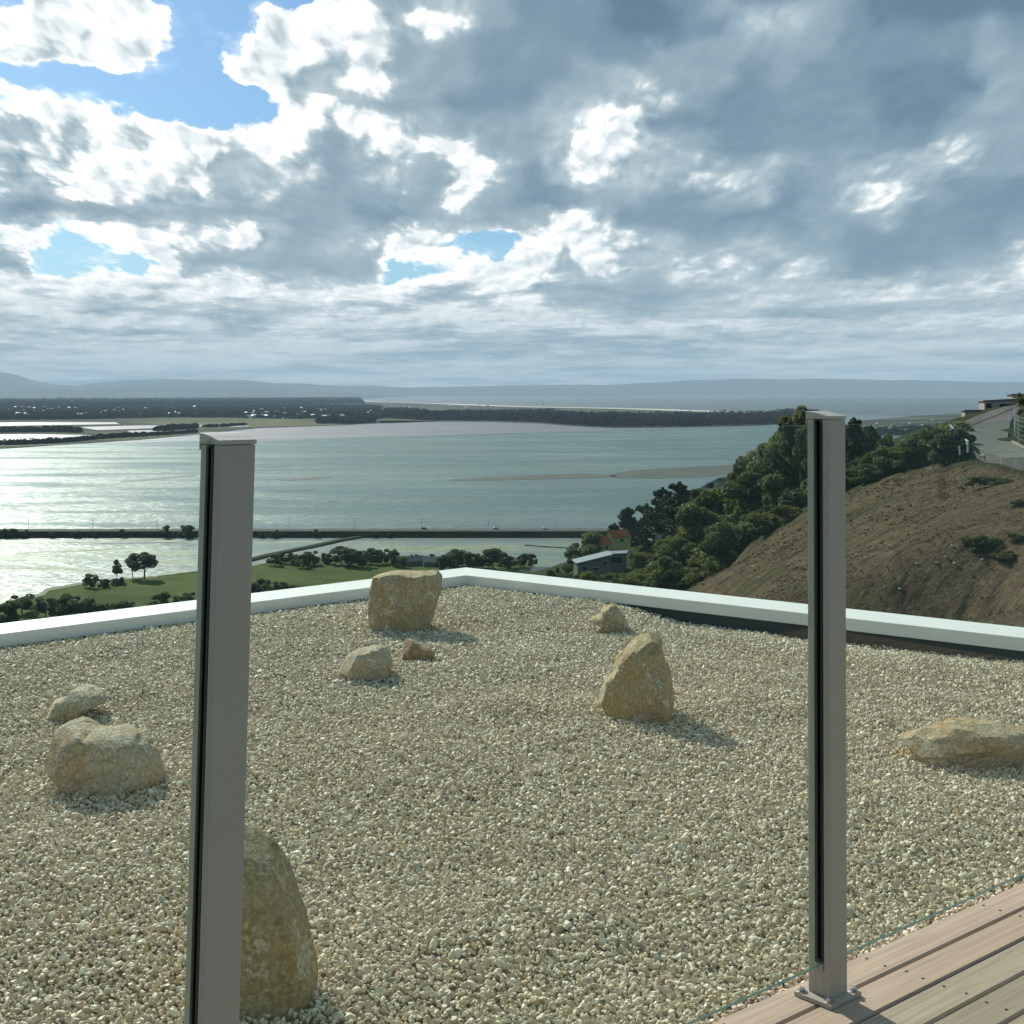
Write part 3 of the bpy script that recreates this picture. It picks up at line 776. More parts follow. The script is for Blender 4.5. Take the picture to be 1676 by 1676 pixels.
def mk_terrain():
    cols = np.arange(-500, 2500, 9.0); ds = 11.0 * (940 / 11.0) ** np.linspace(0, 1, 230)
    CX, DD = np.meshgrid(cols, ds)
    # horizontal ray directions
    X_ = (CX - 838) / F * DD; Y_ = DD
    z = TH(X_.ravel(), Y_.ravel())
    P = np.stack([X_.ravel(), Y_.ravel(), np.zeros(X_.size)], 1)
    dist = DD.ravel()
    px, py = [], []
    cp, sp = math.cos(PITCH), math.sin(PITCH)
    fy = P[:, 1] * cp + (z - CAMZ) * sp; up = -P[:, 1] * sp + (z - CAMZ) * cp
    sx = 838 + F * P[:, 0] / fy; sy = CY - F * up / fy
    b = np.interp(sx, [q[0] for q in BORDER], [q[1] for q in BORDER]) + fbm(P * 0.08, 3, 4) * 26
    brown = np.clip((sy - b) / 10.0, 0, 1) * (dist < 150)
    rough = fbm(P * np.array([0.35, 0.35, 1]), 4, 21) * 0.9 + np.abs(fbm(P @ np.array([[0.8, 0.5, 0], [-0.25, 1.9, 0], [0, 0, 1]]) * 0.8, 3, 33)) * 0.5
    z2 = z + rough * np.clip((dist - 20) / 60, 0.2, 1.0) * np.where(brown > 0.5, 0.62, 1.2)
    road = (sx > 1540) & (dist > 100) & (dist < 260)
    z2 = np.where(road, z - 0.40, z2)
    V = np.stack([X_.ravel(), Y_.ravel(), z2], 1)
    nr, nc = X_.shape; idx = np.arange(nr * nc).reshape(nr, nc)
    Fq = np.stack([idx[:-1, :-1].ravel(), idx[:-1, 1:].ravel(), idx[1:, 1:].ravel(), idx[1:, :-1].ravel()], 1)
    m, g, bs = new_mat('hillside_ground'); p = coords(g)
    at = g.node('ShaderNodeAttribute', attribute_name='tilled')
    k = X(g, at.outputs['Fac'])
    n1 = g.noise(p, scale=0.9, detail=8, rough=0.65); n2 = g.noise(p, scale=0.09, detail=5, rough=0.6)
    pr = g.node('ShaderNodeMapping'); pr.inputs['Rotation'].default_value = (0, 0, math.radians(-28)); g.put(pr.inputs[0], p)
    n3 = g.noise(g.vm('MULTIPLY', X(g, pr.outputs[0]), (0.35, 2.2, 0.8)), scale=0.55, detail=7, rough=0.66)
    n4 = g.noise(p, scale=4.0, detail=6, rough=0.7)
    soil = g.ramp(n1 * 0.5 + n4 * 0.5, [(0.34, (0.060, 0.042, 0.026)), (0.48, (0.120, 0.083, 0.050)), (0.58, (0.175, 0.126, 0.078)), (0.68, (0.27, 0.205, 0.135))])
    soil = g.mix(g.ss(n3, 0.50, 0.63, 0.0, 0.85), soil, (0.030, 0.026, 0.018))
    green = g.mix(n1, (0.035, 0.050, 0.018), (0.085, 0.095, 0.038))
    soil = g.mix(g.ss(n2 * 0.75 + n1 * 0.25, 0.49, 0.62, 0.0, 0.55), soil, green)
    cur = g.mix(k, g.mix(n4, (0.018, 0.028, 0.010), (0.045, 0.055, 0.022)), soil)
    g.put(bs.inputs['Base Color'], cur); bs.inputs['Roughness'].default_value = 0.95; bs.inputs['Specular IOR Level'].default_value = 0.04
    bump(g, bs, n1 * 0.5 + n4 * 0.6 + n3 * 0.4, 1.0, 0.35)
    o = np_mesh('hillside', V, Fq, m, smooth=True)
    a = o.data.attributes.new('tilled', 'FLOAT', 'POINT'); a.data.foreach_set('value', brown.astype(np.float32))
    tag(o, kind='structure')
    return sx, sy, V, brown
T_SX, T_SY, T_V, T_BR = mk_terrain()

# road ---------------------------------------------------------------------------
M['asphalt'] = flat_mat('old_asphalt', (0.15, 0.148, 0.135), rough=0.9, var=0.2, scale=0.6, bs=0.3, bscale=6, bdist=0.05)
M['verge'] = flat_mat('pale_concrete_verge', (0.33, 0.30, 0.235), rough=0.9, var=0.18, scale=0.5)
ROAD_L = [(1760,760,104),(1676,757,108),(1640,757,112),(1610,746,118),(1588,735,124),(1572,724,132),(1568,715,142),(1580,707,155),(1605,696,172),(1632,684,200),(1654,674,230),(1664,670,255)]
ROAD_R = [(1760,748,110),(1690,744,113),(1676,741,115),(1665,737,120),(1656,731,127),(1650,724,138),(1650,716,150),(1652,706,165),(1654,695,185),(1658,686,205),(1666,676,235),(1672,671,258)]
def ribbon(name, A, B, mat, lift, sub=6, kind='structure'):
    def dens(L):
        q = [at_depth(*p) for p in L]; out = []
        for i in range(len(q) - 1):
            for k in range(sub): out.append(q[i].lerp(q[i + 1], k / sub))
        return out + [q[-1]]
    a, b = dens(A), dens(B); vs = []; fs = []; W = 6
    for i, (p, q) in enumerate(zip(a, b)):
        for k in range(W + 1): 
            r = p.lerp(q, k / W); vs.append((r.x, r.y, r.z + lift))
    for i in range(len(a) - 1):
        for k in range(W): j = i * (W + 1) + k; fs.append((j, j + 1, j + W + 2, j + W + 1))
    n0 = len(vs); m_ = len(a)                    # thickness: skirts down both sides
    for k in (0, W):
        base = len(vs)
        for i in range(m_): r = vs[i * (W + 1) + k]; vs.append((r[0], r[1], r[2] - 1.2))
        for i in range(m_ - 1): fs.append((i * (W + 1) + k, (i + 1) * (W + 1) + k, base + i + 1, base + i))
    o = MB().add(vs, fs).build(name, mat); tag(o, kind=kind); return o
ribbon('road', ROAD_L, ROAD_R, M['asphalt'], 0.40)
KA = [(p[0] - d, p[1] - 1.6 - e, p[2] + 2) for p, d, e in zip(ROAD_L[5:], (3, 5, 8, 10, 10, 6, 3), (1.5, 3.5, 6, 6.5, 5, 3, 1))]
ribbon('footpath', ROAD_L[5:], KA, M['verge'], 0.46)
KB = [(p[0] + 9, p[1] + 1.5, p[2]) for p in ROAD_R[1:6]]
ribbon('kerb', ROAD_R[1:6], KB, M['verge'], 0.52)

M['galv'] = flat_mat('galvanised_rail', (0.40, 0.46, 0.46), rough=0.45, metal=0.3, var=0.1)
M['white_post'] = flat_mat('white_painted_post', (0.78, 0.78, 0.74), rough=0.6)
def guard_rail():
    A = [at_depth(*p) for p in [(1586, 739, 121), (1579, 734, 125), (1571, 727.5, 129), (1564, 720, 135), (1559, 713, 142), (1556, 708, 149)]]
    t = thing('guard_rail', 'pale metal guard rail round the outer bend of the hill road', 'guard rail', A[0])
    m = MB(); prof = [(0.0, 0.42), (0.05, 0.50), (0.0, 0.58), (0.0, 0.64), (0.05, 0.72), (0.0, 0.82)]
    n = len(prof); vs = []; fs = []
    for p in A:
        for s_ in (0.0, 0.03):
            for o_, z in prof: vs.append((p.x - A[0].x - o_ - s_, p.y - A[0].y - o_ - s_, p.z - A[0].z + z * 1.15))
    for i in range(len(A) - 1):
        for k in range(n - 1):
            a = i * 2 * n + k; fs += [(a, a + 1, a + 1 + 2 * n, a + 2 * n), (a + n, a + n + 2 * n, a + n + 1 + 2 * n, a + n + 1)]
        a = i * 2 * n; fs += [(a, a + 2 * n, a + 3 * n, a + n), (a + n - 1, a + 2 * n - 1, a + 4 * n - 1, a + 3 * n - 1)]
    m.add(vs, fs); m.build('rail', M['galv'], t)
    for i, p in enumerate(A):
        q = p - A[0]
        MB().box((q.x - 0.12, q.y - 0.12, q.z + 0.42), (0.16, 0.16, 1.0)).build('post', M['white_post'] if i == 1 else M['galv'], t)
guard_rail()
def stake():
    p = at_depth(1570.5, 743, 122)
    t = thing('marker_post', 'short white marker post on the bank under the guard rail', 'marker post', p)
    MB().box((0, 0, 0.3), (0.13, 0.05, 0.8)).prism([(-0.065, 0.026), (0.065, 0.026), (0, 0.028)], 0.6, 0.61).build('post', M['white_post'], t, bevel=0.01)
    MB().box((0, -0.03, 0.52), (0.10, 0.012, 0.14)).build('reflector', M['galv'], t)
stake()
def wire_fence():
    A = [at_depth(*p) for p in [(1700, 733, 112), (1682, 729, 117), (1668, 724, 124), (1661, 716, 134), (1660, 707, 148), (1662, 697, 166), (1666, 688, 185)]]
    t = thing('wire_fence', 'tall wire fence with thin posts on the bank side of the hill road', 'fence', A[0])
    m = MB(); w = MB()
    for i, p in enumerate(A):
        q = p - A[0]; MB().tube([q, q + Vector((0, 0, 2.3))], [0.035, 0.03], 6).build('post', M['galv'], t)
        if i:
            a = A[i - 1] - A[0]
            for z in (0.3, 0.7, 1.1, 1.5, 1.9, 2.25): w.tube([a + Vector((0, 0, z)), q + Vector((0, 0, z))], [0.012, 0.012], 4)
    w.build('wire', M['galv'], t)
wire_fence()
# ------------------------------------------------------------------ vegetation
def leaf_mat(name, dark, light, trans=0.25):
    m, g, b = new_mat(name)
    oi = g.node('ShaderNodeObjectInfo'); p = coords(g)
    n = g.noise(p, scale=0.45, detail=4, rough=0.6)
    n2 = g.noise(p, scale=3.0, detail=2)
    c = g.mix(g.ss(n * 0.6 + n2 * 0.4, 0.36, 0.64), dark, light)
    k = g.ss(X(g, oi.outputs['Random']), 0.0, 1.0, 0.72, 1.25, 'LINEAR')
    c = g.vm('SCALE', c, scale=k)
    g.put(b.inputs['Base Color'], c); b.inputs['Roughness'].default_value = 0.65; b.inputs['Specular IOR Level'].default_value = 0.15
    tl = g.node('ShaderNodeBsdfTranslucent'); g.put(tl.inputs[0], g.vm('MULTIPLY', c, (1.2, 1.35, 0.7)))
    mx = g.node('ShaderNodeMixShader'); mx.inputs[0].default_value = trans
    out = [q for q in m.node_tree.nodes if q.type == 'OUTPUT_MATERIAL'][0]
    g.L.new(b.outputs[0], mx.inputs[1]); g.L.new(tl.outputs[0], mx.inputs[2]); g.L.new(mx.outputs[0], out.inputs[0])
    return m
M['leaf_euc'] = leaf_mat('eucalypt_leaves', (0.070, 0.082, 0.050), (0.155, 0.165, 0.102), 0.4)
M['leaf_pine'] = leaf_mat('dark_conifer_needles', (0.024, 0.038, 0.022), (0.058, 0.078, 0.042), 0.15)
M['leaf_bush'] = leaf_mat('bush_leaves', (0.066, 0.080, 0.038), (0.155, 0.162, 0.080), 0.4)
M['leaf_olive'] = leaf_mat('olive_bush_leaves', (0.080, 0.083, 0.032), (0.180, 0.172, 0.072), 0.4)
M['leaf_dry'] = leaf_mat('dry_brush', (0.05, 0.036, 0.022), (0.13, 0.095, 0.056), 0.2)
M['leaf_far'] = leaf_mat('far_wood_leaves', (0.008, 0.014, 0.010), (0.020, 0.028, 0.018), 0.1)
[n_ for n_ in M['leaf_far'].node_tree.nodes if n_.type == 'BSDF_PRINCIPLED'][0].inputs['Specular IOR Level'].default_value = 0.0
M['bark'] = flat_mat('grey_bark', (0.16, 0.135, 0.11), rough=0.9, var=0.3, scale=2.0)

def leaf_cloud(clumps, leaf, seed, flat=0.0):
    """clumps: (center, radii, count). returns V, F of quads"""
    rg = np.random.default_rng(seed); Vs = []; 
    for c, r, n in clumps:
        d = rg.normal(size=(n, 3)); d /= np.linalg.norm(d, axis=1)[:, None]
        rad = rg.random(n) ** 0.33; rad = 0.45 + 0.60 * rad
        pos = np.array(c) + d * rad[:, None] * np.array(r)
        nrm = d * 0.7 + rg.normal(size=(n, 3)) * 0.6; nrm[:, 2] += flat
        nrm /= np.linalg.norm(nrm, axis=1)[:, None]
        a = np.cross(nrm, rg.normal(size=(n, 3))); a /= np.linalg.norm(a, axis=1)[:, None]; b = np.cross(nrm, a)
        s = leaf * rg.uniform(0.6, 1.35, n)[:, None]; e = rg.uniform(0.45, 0.9, n)[:, None]
        Vs.append(np.stack([pos - a * s, pos - b * s * e + nrm * s * 0.2, pos + a * s, pos + b * s * e - nrm * s * 0.15], 1).reshape(-1, 3))
    V = np.concatenate(Vs); Fq = np.arange(len(V)).reshape(-1, 4)
    return V, Fq
def limbs(base_r, h, tips, seed, bend=0.12):
    rr = random.Random(seed); m = MB()
    top = Vector((rr.uniform(-1, 1) * bend * h, rr.uniform(-1, 1) * bend * h, h))
    mid = top * 0.5 + Vector((rr.uniform(-1, 1), rr.uniform(-1, 1), 0)) * bend * h * 0.5
    m.tube([(0, 0, -0.6), mid, top], [base_r, base_r * 0.72, base_r * 0.25], 7)
    for t in tips:
        t = Vector(t); f = rr.uniform(0.30, 0.75); a = (mid * (f / 0.5) if f < 0.5 else mid.lerp(top, (f - 0.5) * 2))
        q = a.lerp(t, 0.55) + Vector((0, 0, 0.06 * h))
        m.tube([a, q, t], [base_r * 0.42, base_r * 0.28, base_r * 0.10], 5)
    return m
PROTO = {}
HOLD = bpy.data.collections.new('prototypes')    # never linked: kinds are copied from here
def proto(key, name, cat, trunk, V, Fq, mat, leafname='crown'):
    t = bpy.data.objects.new(name, None); t['category'] = cat
    tr = None
    me = np_mesh(None, V, Fq, mat); me.name = name + '_' + leafname
    c = bpy.data.objects.new(leafname, me); c.parent = t
    if trunk is not None:
        tme = bpy.data.meshes.new(name + '_trunk'); tme.from_pydata([tuple(p) for p in trunk.v], [], trunk.f); tme.materials.append(M['bark'])
        tme.polygons.foreach_set('use_smooth', [True] * len(tme.polygons))
        u = bpy.data.objects.new('trunk', tme); u.parent = t
    PROTO[key] = t
def mk_euc(key, seed, leafn=5200, h=10.0, droop=0.0, mat='leaf_euc', leaf=0.26):
    rr = random.Random(seed); cl = []; tips = []
    for i in range(15):
        a = rr.uniform(0, 6.283); r = rr.uniform(0.6, 3.4) * (h / 10); z = h * rr.uniform(0.42, 0.93)
        r *= 1.15 - abs(z / h - 0.62)
        s = rr.uniform(0.8, 1.7) * h / 10
        c = (r * math.cos(a), r * math.sin(a), z); tips.append(c)
        cl.append((c, (s * 1.15, s * 1.15, s * 0.8), int(leafn / 15 * (s * 10 / h) ** 1.5 / 1.5)))
    cl.append(((0, 0, h * 0.9), (1.3 * h / 10,) * 3, leafn // 14))
    V, Fq = leaf_cloud(cl, leaf * h / 10, seed)
    proto(key, 'gum_tree', 'tree', limbs(0.028 * h, h * 0.85, tips, seed), V, Fq, M[mat])
mk_euc('euc0', 5); mk_euc('euc1', 6); mk_euc('euc2', 8, leafn=4200)
def mk_round(key, seed, name='broadleaf_tree', cat='tree', h=8.0, w=4.2, mat='leaf_bush', n=6000, leaf=0.24, base=0.12):
    rr = random.Random(seed); cl = []; tips = []
    for i in range(20):
        a = rr.uniform(0, 6.283); z = h * rr.uniform(base + 0.1, 0.92)
        rmax = w * math.sqrt(max(0.05, 1 - ((z / h - 0.45) / 0.6) ** 2))
        r = rmax * rr.uniform(0.15, 0.78); s = rr.uniform(0.16, 0.30) * w
        c = (r * math.cos(a), r * math.sin(a), z); tips.append(c); cl.append((c, (s * 1.15, s * 1.15, s), int(n / 20)))
    V, Fq = leaf_cloud(cl, leaf, seed)
    proto(key, name, cat, limbs(0.02 * h + 0.05, h * 0.75, tips[:9], seed), V, Fq, M[mat])
mk_round('rnd0', 15); mk_round('rnd1', 16, mat='leaf_euc'); mk_round('rnd2', 17, mat='leaf_olive')
mk_round('shr0', 25, 'shrub', 'shrub', 3.0, 2.4, 'leaf_bush', 3600, 0.17, 0.0)
mk_round('shr1', 26, 'shrub', 'shrub', 2.6, 2.5, 'leaf_olive', 3600, 0.17, 0.0)
mk_round('shr2', 27, 'shrub', 'shrub', 3.2, 2.2, 'leaf_euc', 3600, 0.17, 0.0)
def mk_pine(key, seed, h=12.0, w=4.6, n=8500, tiers=8):
    rr = random.Random(seed); cl = []; tips = []
    for k in range(tiers):
        z = h * (0.22 + 0.74 * k / (tiers - 1)); rm = w * (1.05 - 0.8 * (k / (tiers - 1)) ** 1.3)
        for j in range(rr.randint(4, 6)):
            a = rr.uniform(0, 6.283); L = rm * rr.uniform(0.5, 1.12)
            tips.append((L * math.cos(a), L * math.sin(a), z + L * 0.16))
            for f in (0.4, 0.7, 1.0):
                r = L * f
                cl.append(((r * math.cos(a), r * math.sin(a), z + r * 0.15 + rr.uniform(-0.35, 0.35)), (1.05 - 0.35 * f, 1.05 - 0.35 * f, 0.52), n // (tiers * 15)))
    cl.append(((0, 0, h), (0.5, 0.5, 0.9), n // 50))
    V, Fq = leaf_cloud(cl, 0.22, seed, flat=0.4)
    proto(key, 'conifer_tree', 'tree', limbs(0.3, h * 0.95, tips[::2], seed, 0.03), V, Fq, M['leaf_pine'])
mk_pine('pin0', 31); mk_pine('pin1', 32, 11.0, 5.4); 

PH = {'euc': 10.0, 'rnd': 8.0, 'shr': 3.0, 'pin': 12.5}
def plant(key, x, y, z, h, label, group, wide=1.0, rot=None):
    s = h / PH[key[:3]]
    return copy_thing(PROTO[key], (x, y, z), random.uniform(0, 6.283) if rot is None else rot, (s * wide, s * wide, s), label, group)
def plant_px(key, px, top, d, label, group, wide=1.0, ground=None, hmin=1.0):
    """plant standing on the ground d metres out, reaching up to the row `top`"""
    q = at_depth(px, top, d)
    g0 = th(q.x, q.y) if ground is None else ground
    return plant(key, q.x, q.y, g0 - 0.2, max(hmin, q.z - g0), label, group, wide)

# named trees on the spur (photo column, top row, distance)
SP = 'trees and shrubs on the bushy hillside slope'
KEY = [
 ('euc1', 1312, 667, 205, 'tall loose gum tree rising above its neighbours just before the right post', 0.62),
 ('euc0', 1286, 708, 215, 'gum tree with a thin crown leaning out over the water, left of the tallest gum', 0.8),
 ('euc2', 1258, 726, 232, 'gum tree with gaps in its crown on the slope edge above the white sloping roof', 0.9),
 ('pin0', 1398, 684, 208, 'dark dense conifer just past the right post, above the tan roof', 0.85),
 ('pin1', 1425, 690, 224, 'broader dark conifer next to the one above the tan roof', 0.85),
 ('rnd1', 1446, 706, 232, 'grey green round tree at the end of the row of dark conifers', 0.8),
 ('pin1', 1112, 782, 345, 'wide dark conifer with a ragged flat crown on the slope skyline', 1.15),
 ('pin0', 1084, 800, 372, 'dark conifer with layered boughs, below the widest dark conifer', 1.0),
 ('pin1', 1058, 818, 700, 'dark spreading conifer half way down the slope skyline', 1.0),
 ('pin0', 1028, 832, 700, 'spiky conifer with bare layered boughs standing out against the water', 0.95),
 ('pin1', 1006, 852, 720, 'low dark conifer at the foot of the skyline, above the red roofs', 1.0),
 ('rnd0', 1214, 762, 262, 'dense green tree beside the white sloping roof', 0.9),
 ('rnd1', 1236, 742, 252, 'dark rounded tree between the white sloping roof and the gums', 0.9),
 ('rnd1', 1146, 797, 320, 'grey green tree at the upper end of the dark conifers', 1.0),
 ('euc0', 1342, 690, 196, 'gum tree standing behind the right post', 0.8),
 ('rnd0', 975, 872, 640, 'dark tree at the water edge behind the red roofs', 1.5),
 ('rnd1', 948, 888, 660, 'dark rounded tree at the shore beside the yellow wall', 1.4),
]
for key, px, top, d, lab, wd in KEY: plant_px(key, px, top, d, lab, SP, wd)
SIL = [(880,944),(900,936),(930,922),(945,905),(955,892),(980,880),(1000,872),(1012,850),(1040,838),(1070,818),(1085,808),(1110,795),(1150,802),(1170,806),(1195,785),(1215,770),(1240,750),(1255,736),(1290,716),(1330,690),(1385,700),(1440,716),(1450,730),(1470,732),(1500,716),(1520,706),(1545,692),(1575,702),(1600,702)]
def sil(px): return float(np.interp(px, [q[0] for q in SIL], [q[1] for q in SIL]))
KEEP_CLEAR = [(926, 1030, 896, 932, 505), (955, 1026, 872, 904, 690), (1152, 1190, 782, 803, 300), (1066, 1094, 850, 874, 385), (1384, 1424, 762, 782, 235)]
SCRUB = []
def scrub(key, x, y, z, h, wide): SCRUB.append((key, x, y, z, h, wide, random.uniform(0, 6.283)))
def fill_bush():
    n = 0; rr = random.Random(404); tries = 0
    words = ['dark green', 'olive green', 'mid green', 'grey green']
    while n < 400 and tries < 9000:
        tries += 1
        low = n >= 290
        px = rr.uniform(895, 1130) if low else rr.uniform(895, 1585); d = math.exp(rr.uniform(math.log(240 if low else 118), math.log(640)))
        x = (px - 838) / F * d * 1.0; y = d; z0 = th(x, y)
        sx, sy = proj((x, y, z0))
        if sy < sil(sx) + 2 or sx < 895 or sx > 1590: continue
        if sy > border(sx) - 1 and d < 175: continue
        if z0 < -99.3: continue
        if sx > 1540 and d > 118: continue
        hmax = at_depth(sx, sil(sx) - 2, d).z - z0
        big = d > 180 and rr.random() < (0.3 if low else 0.55)
        key = rr.choice(['rnd0', 'rnd1', 'rnd2', 'euc0', 'euc2', 'rnd0'] if big else ['shr0', 'shr1', 'shr2', 'shr0'])
        h = min(rr.uniform(5.5, 9.5) if big else rr.uniform(1.6, 3.6), hmax * 1.05)
        if h < 0.9: continue
        tx, ty = proj((x, y, z0 + h)); w = h * 0.5 / d * F
        if any(a - w < sx < b + w and ty < r1 and sy > r0 and d < dd for a, b, r0, r1, dd in KEEP_CLEAR): continue
        kind = 'tree' if big else 'shrub'
        tone = {'rnd0': 'dark green', 'rnd1': 'grey green', 'rnd2': 'olive', 'euc0': 'loose grey green', 'euc2': 'thin grey green', 'shr0': 'low dark green', 'shr1': 'low olive', 'shr2': 'low grey green'}[key]
        zone = ('near the edge of the brown slope' if d < 190 else 'in the middle of the bushy slope' if d < 320 else 'low on the bushy slope near the houses')
        if not big and n >= 150: scrub(key, x, y, z0 - 0.25, h, rr.uniform(0.9, 1.5)); n += 1; continue
        plant(key, x, y, z0 - 0.25, h, f'{tone} {kind} among its like {zone}', f'{tone} {kind}s {zone}', rr.uniform(0.9, 1.5) if not big else rr.uniform(0.9, 1.25))
        n += 1
    print('bush', n, tries)
fill_bush()
# bushes on the upper spur beside the road, shrubs on the brown slope
UP = [('shr1', 1545, 684, 150, 1.1), ('shr0', 1525, 700, 150, 1.3), ('shr0', 1508, 708, 150, 1.2), ('shr2', 1490, 722, 150, 1.2), ('shr0', 1548, 704, 138, 1.4), ('shr1', 1530, 716, 134, 1.4),
      ('shr0', 1508, 728, 132, 1.4), ('shr2', 1488, 738, 132, 1.4), ('shr0', 1468, 742, 134, 1.5), ('shr1', 1450, 748, 136, 1.5), ('shr0', 1430, 756, 138, 1.5), ('shr2', 1410, 772, 138, 1.4), ('shr1', 1556, 722, 128, 1.3), ('shr0', 1540, 734, 126, 1.4)]
for key, px, top, d, wd in UP:
    plant_px(key, px, top, d, {'shr0': 'dark green bush', 'shr1': 'yellowish green bush', 'shr2': 'grey green bush'}[key] + ' on the ridge between the conifers and the guard rail', {'shr0': 'dark', 'shr1': 'yellowish', 'shr2': 'grey'}[key] + ' bushes on the ridge by the guard rail', wd)
def hit(px, py, d0=22, d1=420):
    for k in range(int((d1 - d0) / 0.7)):
        q = at_depth(px, py, d0 + k * 0.7)
        if q.z < th(q.x, q.y): return q
    return None
BR = [('shr1', 1664, 885, 0.55, 'olive bush on the brown slope at the edge of the view', 1.2), ('shr2', 1634, 893, 0.45, 'grey green bush on the brown slope beside the olive one', 1.4),
      ('shr2', 1606, 902, 0.9, 'low grey bush in the patch of scrub on the brown slope', 1.8), ('shr2', 1672, 832, 0.6, 'grey bush higher on the brown slope, below the road', 1.8),
      ('shr1', 1645, 912, 0.45, 'low olive scrub under the grey bush on the brown slope', 2.4), ('shr2', 1604, 792, 0.6, 'faint low scrub on the brown slope under the road bend', 3.0),
      ('shr1', 1636, 790, 0.5, 'faint olive scrub on the brown slope below the lower road edge', 3.0)]
for key, px, base, h_, lab, wd in BR:
    q = hit(px, base); plant(key, q.x, q.y, q.z - 0.1, h_, lab, SP, wd)
for key, px, top, d, lab, wd in [('shr0', 1676, 694, 128, 'dark bush on the bank behind the wire fence', 0.8), ('shr0', 1692, 684, 126, 'taller dark bush behind the wire fence', 0.8),
      ('shr0', 1674, 642, 300, 'dark tree crown above the upper pale house on the ridge', 0.8),
      ('rnd0', 1160, 804, 276, 'dark tree hiding the walls of the white roofed house', 1.0), ('rnd1', 1180, 803, 272, 'grey green tree hiding one side of the white roofed house', 1.0),
      ('rnd2', 1170, 809, 266, 'olive tree in front of the white roofed house', 1.0), ('rnd0', 1192, 800, 280, 'dark tree beside the white roofed house', 0.9)]:
    plant_px(key, px, top, d, lab, SP, wd, hmin=0.5)
rr_ = random.Random(515)
for i in range(96):                             # the scrubby edge where bush meets the brown slope
    px = 1095 + (1560 - 1095) * (i + rr_.random()) / 96
    q = hit(px, border(px) + rr_.uniform(-16, 5)); z0 = th(q.x, q.y) if q else 0; key = rr_.choice(['shr0', 'shr1', 'shr2', 'shr0'])
    if q is None or q.y > 260: continue
    tone = {'shr0': 'low dark green', 'shr1': 'low olive', 'shr2': 'low grey green'}[key]
    plant(key, q.x, q.y, z0 - 0.2, rr_.uniform(1.0, 2.6), f'{tone} shrub along the edge of the bare brown slope', f'{tone} shrubs along the brown slope edge', rr_.uniform(1.1, 1.8))

rr_ = random.Random(911); n_ = 0
for i in range(900):                             # low scrub that carpets the lower slope round the houses
    px = rr_.uniform(890, 1262); t_ = rr_.random(); top_, bot_ = sil(px) + 16, min(border(px), 972)
    if bot_ - top_ < 6 or n_ >= 190: continue
    q = hit(px, top_ + (bot_ - top_) * t_, 60, 700)
    if q is None or th(q.x, q.y) < -98.5: continue
    h_ = rr_.uniform(1.3, 3.6); w_ = h_ * 0.8 / q.y * F; sx, sy = proj((q.x, q.y, q.z)); tx, ty = proj((q.x, q.y, q.z + h_))
    if any(a - w_ < sx < b + w_ and ty < r1 and sy > r0 and q.y < dd for a, b, r0, r1, dd in KEEP_CLEAR): continue
    scrub(rr_.choice(['shr0', 'shr1', 'shr2']), q.x, q.y, th(q.x, q.y) - 0.3, h_, rr_.uniform(1.2, 2.0)); n_ += 1
def build_scrub():
    Vs, mi = [], []
    for key, x, y, z, h, wide, a in SCRUB:
        me = PROTO[key].children[0].data if PROTO[key].children[0].name.startswith('crown') else PROTO[key].children[1].data
        v = np.zeros(len(me.vertices) * 3, dtype=np.float32); me.vertices.foreach_get('co', v); v = v.reshape(-1, 4, 3)[::2].reshape(-1, 3)
        s_ = h / 3.0; c, n = math.cos(a), math.sin(a)
        R = np.array([[c * s_ * wide, -n * s_ * wide, 0], [n * s_ * wide, c * s_ * wide, 0], [0, 0, s_]])
        Vs.append(v @ R.T + np.array([x, y, z])); mi.append(np.full(len(v) // 4, {'shr0': 0, 'shr1': 1, 'shr2': 2}[key]))
    V = np.concatenate(Vs)
    o = np_mesh('scrub', V, np.arange(len(V)).reshape(-1, 4), [M['leaf_bush'], M['leaf_olive'], M['leaf_euc']], mi=np.concatenate(mi))
    tag(o, 'low mixed green scrub carpeting the hillside slope round the houses', 'scrub', kind='stuff')
build_scrub()

# dry brush lying over the brown slope: uncountable
def dry_brush():
    rg = np.random.default_rng(77)
    k = np.where((T_BR > 0.3) & (T_SX > 1000) & (T_SX < 1800))[0]
    d = T_V[k, 1]; w = (d / 60.0) ** -0.4
    area = d ** 2; pr = area * w; pr /= pr.sum()
    pick = rg.choice(k, 110000, p=pr)
    pos = T_V[pick] + rg.normal(size=(110000, 3)) * np.array([0.5, 0.9, 0.05]) * (T_V[pick, 1] / 60)[:, None]
    pos[:, 2] = TH(pos[:, 0], pos[:, 1]) + (T_V[pick, 2] - TH(T_V[pick, 0], T_V[pick, 1])) + 0.02
    cl = fbm(pos * np.array([0.25, 0.25, 0.0]), 3, 5)
    keep = rg.random(len(pos)) < np.clip(0.45 + cl * 2.2, 0.08, 1); pos = pos[keep]; n = len(pos)
    s = (rg.lognormal(math.log(0.034), 0.5, n) * np.clip(pos[:, 1] / 65, 0.7, 1.6))[:, None]
    a = rg.normal(size=(n, 3)); a[:, 2] *= 0.35; a /= np.linalg.norm(a, axis=1)[:, None]
    b = np.cross(a, rg.normal(size=(n, 3))); b /= np.linalg.norm(b, axis=1)[:, None]; b[:, 2] = np.abs(b[:, 2])
    V = np.stack([pos - a * s, pos + b * s * 0.8, pos + a * s * 1.3, pos - b * s * 0.15], 1).reshape(-1, 3)
    o = np_mesh('dry_brush', V, np.arange(len(V)).reshape(-1, 4), M['leaf_dry'])
    tag(o, 'dry brown cut brush scattered over the bare hillside slope', 'brush', kind='stuff')
dry_brush()
M['pale_stone'] = flat_mat('pale_field_stone', (0.62, 0.58, 0.50), rough=0.8)
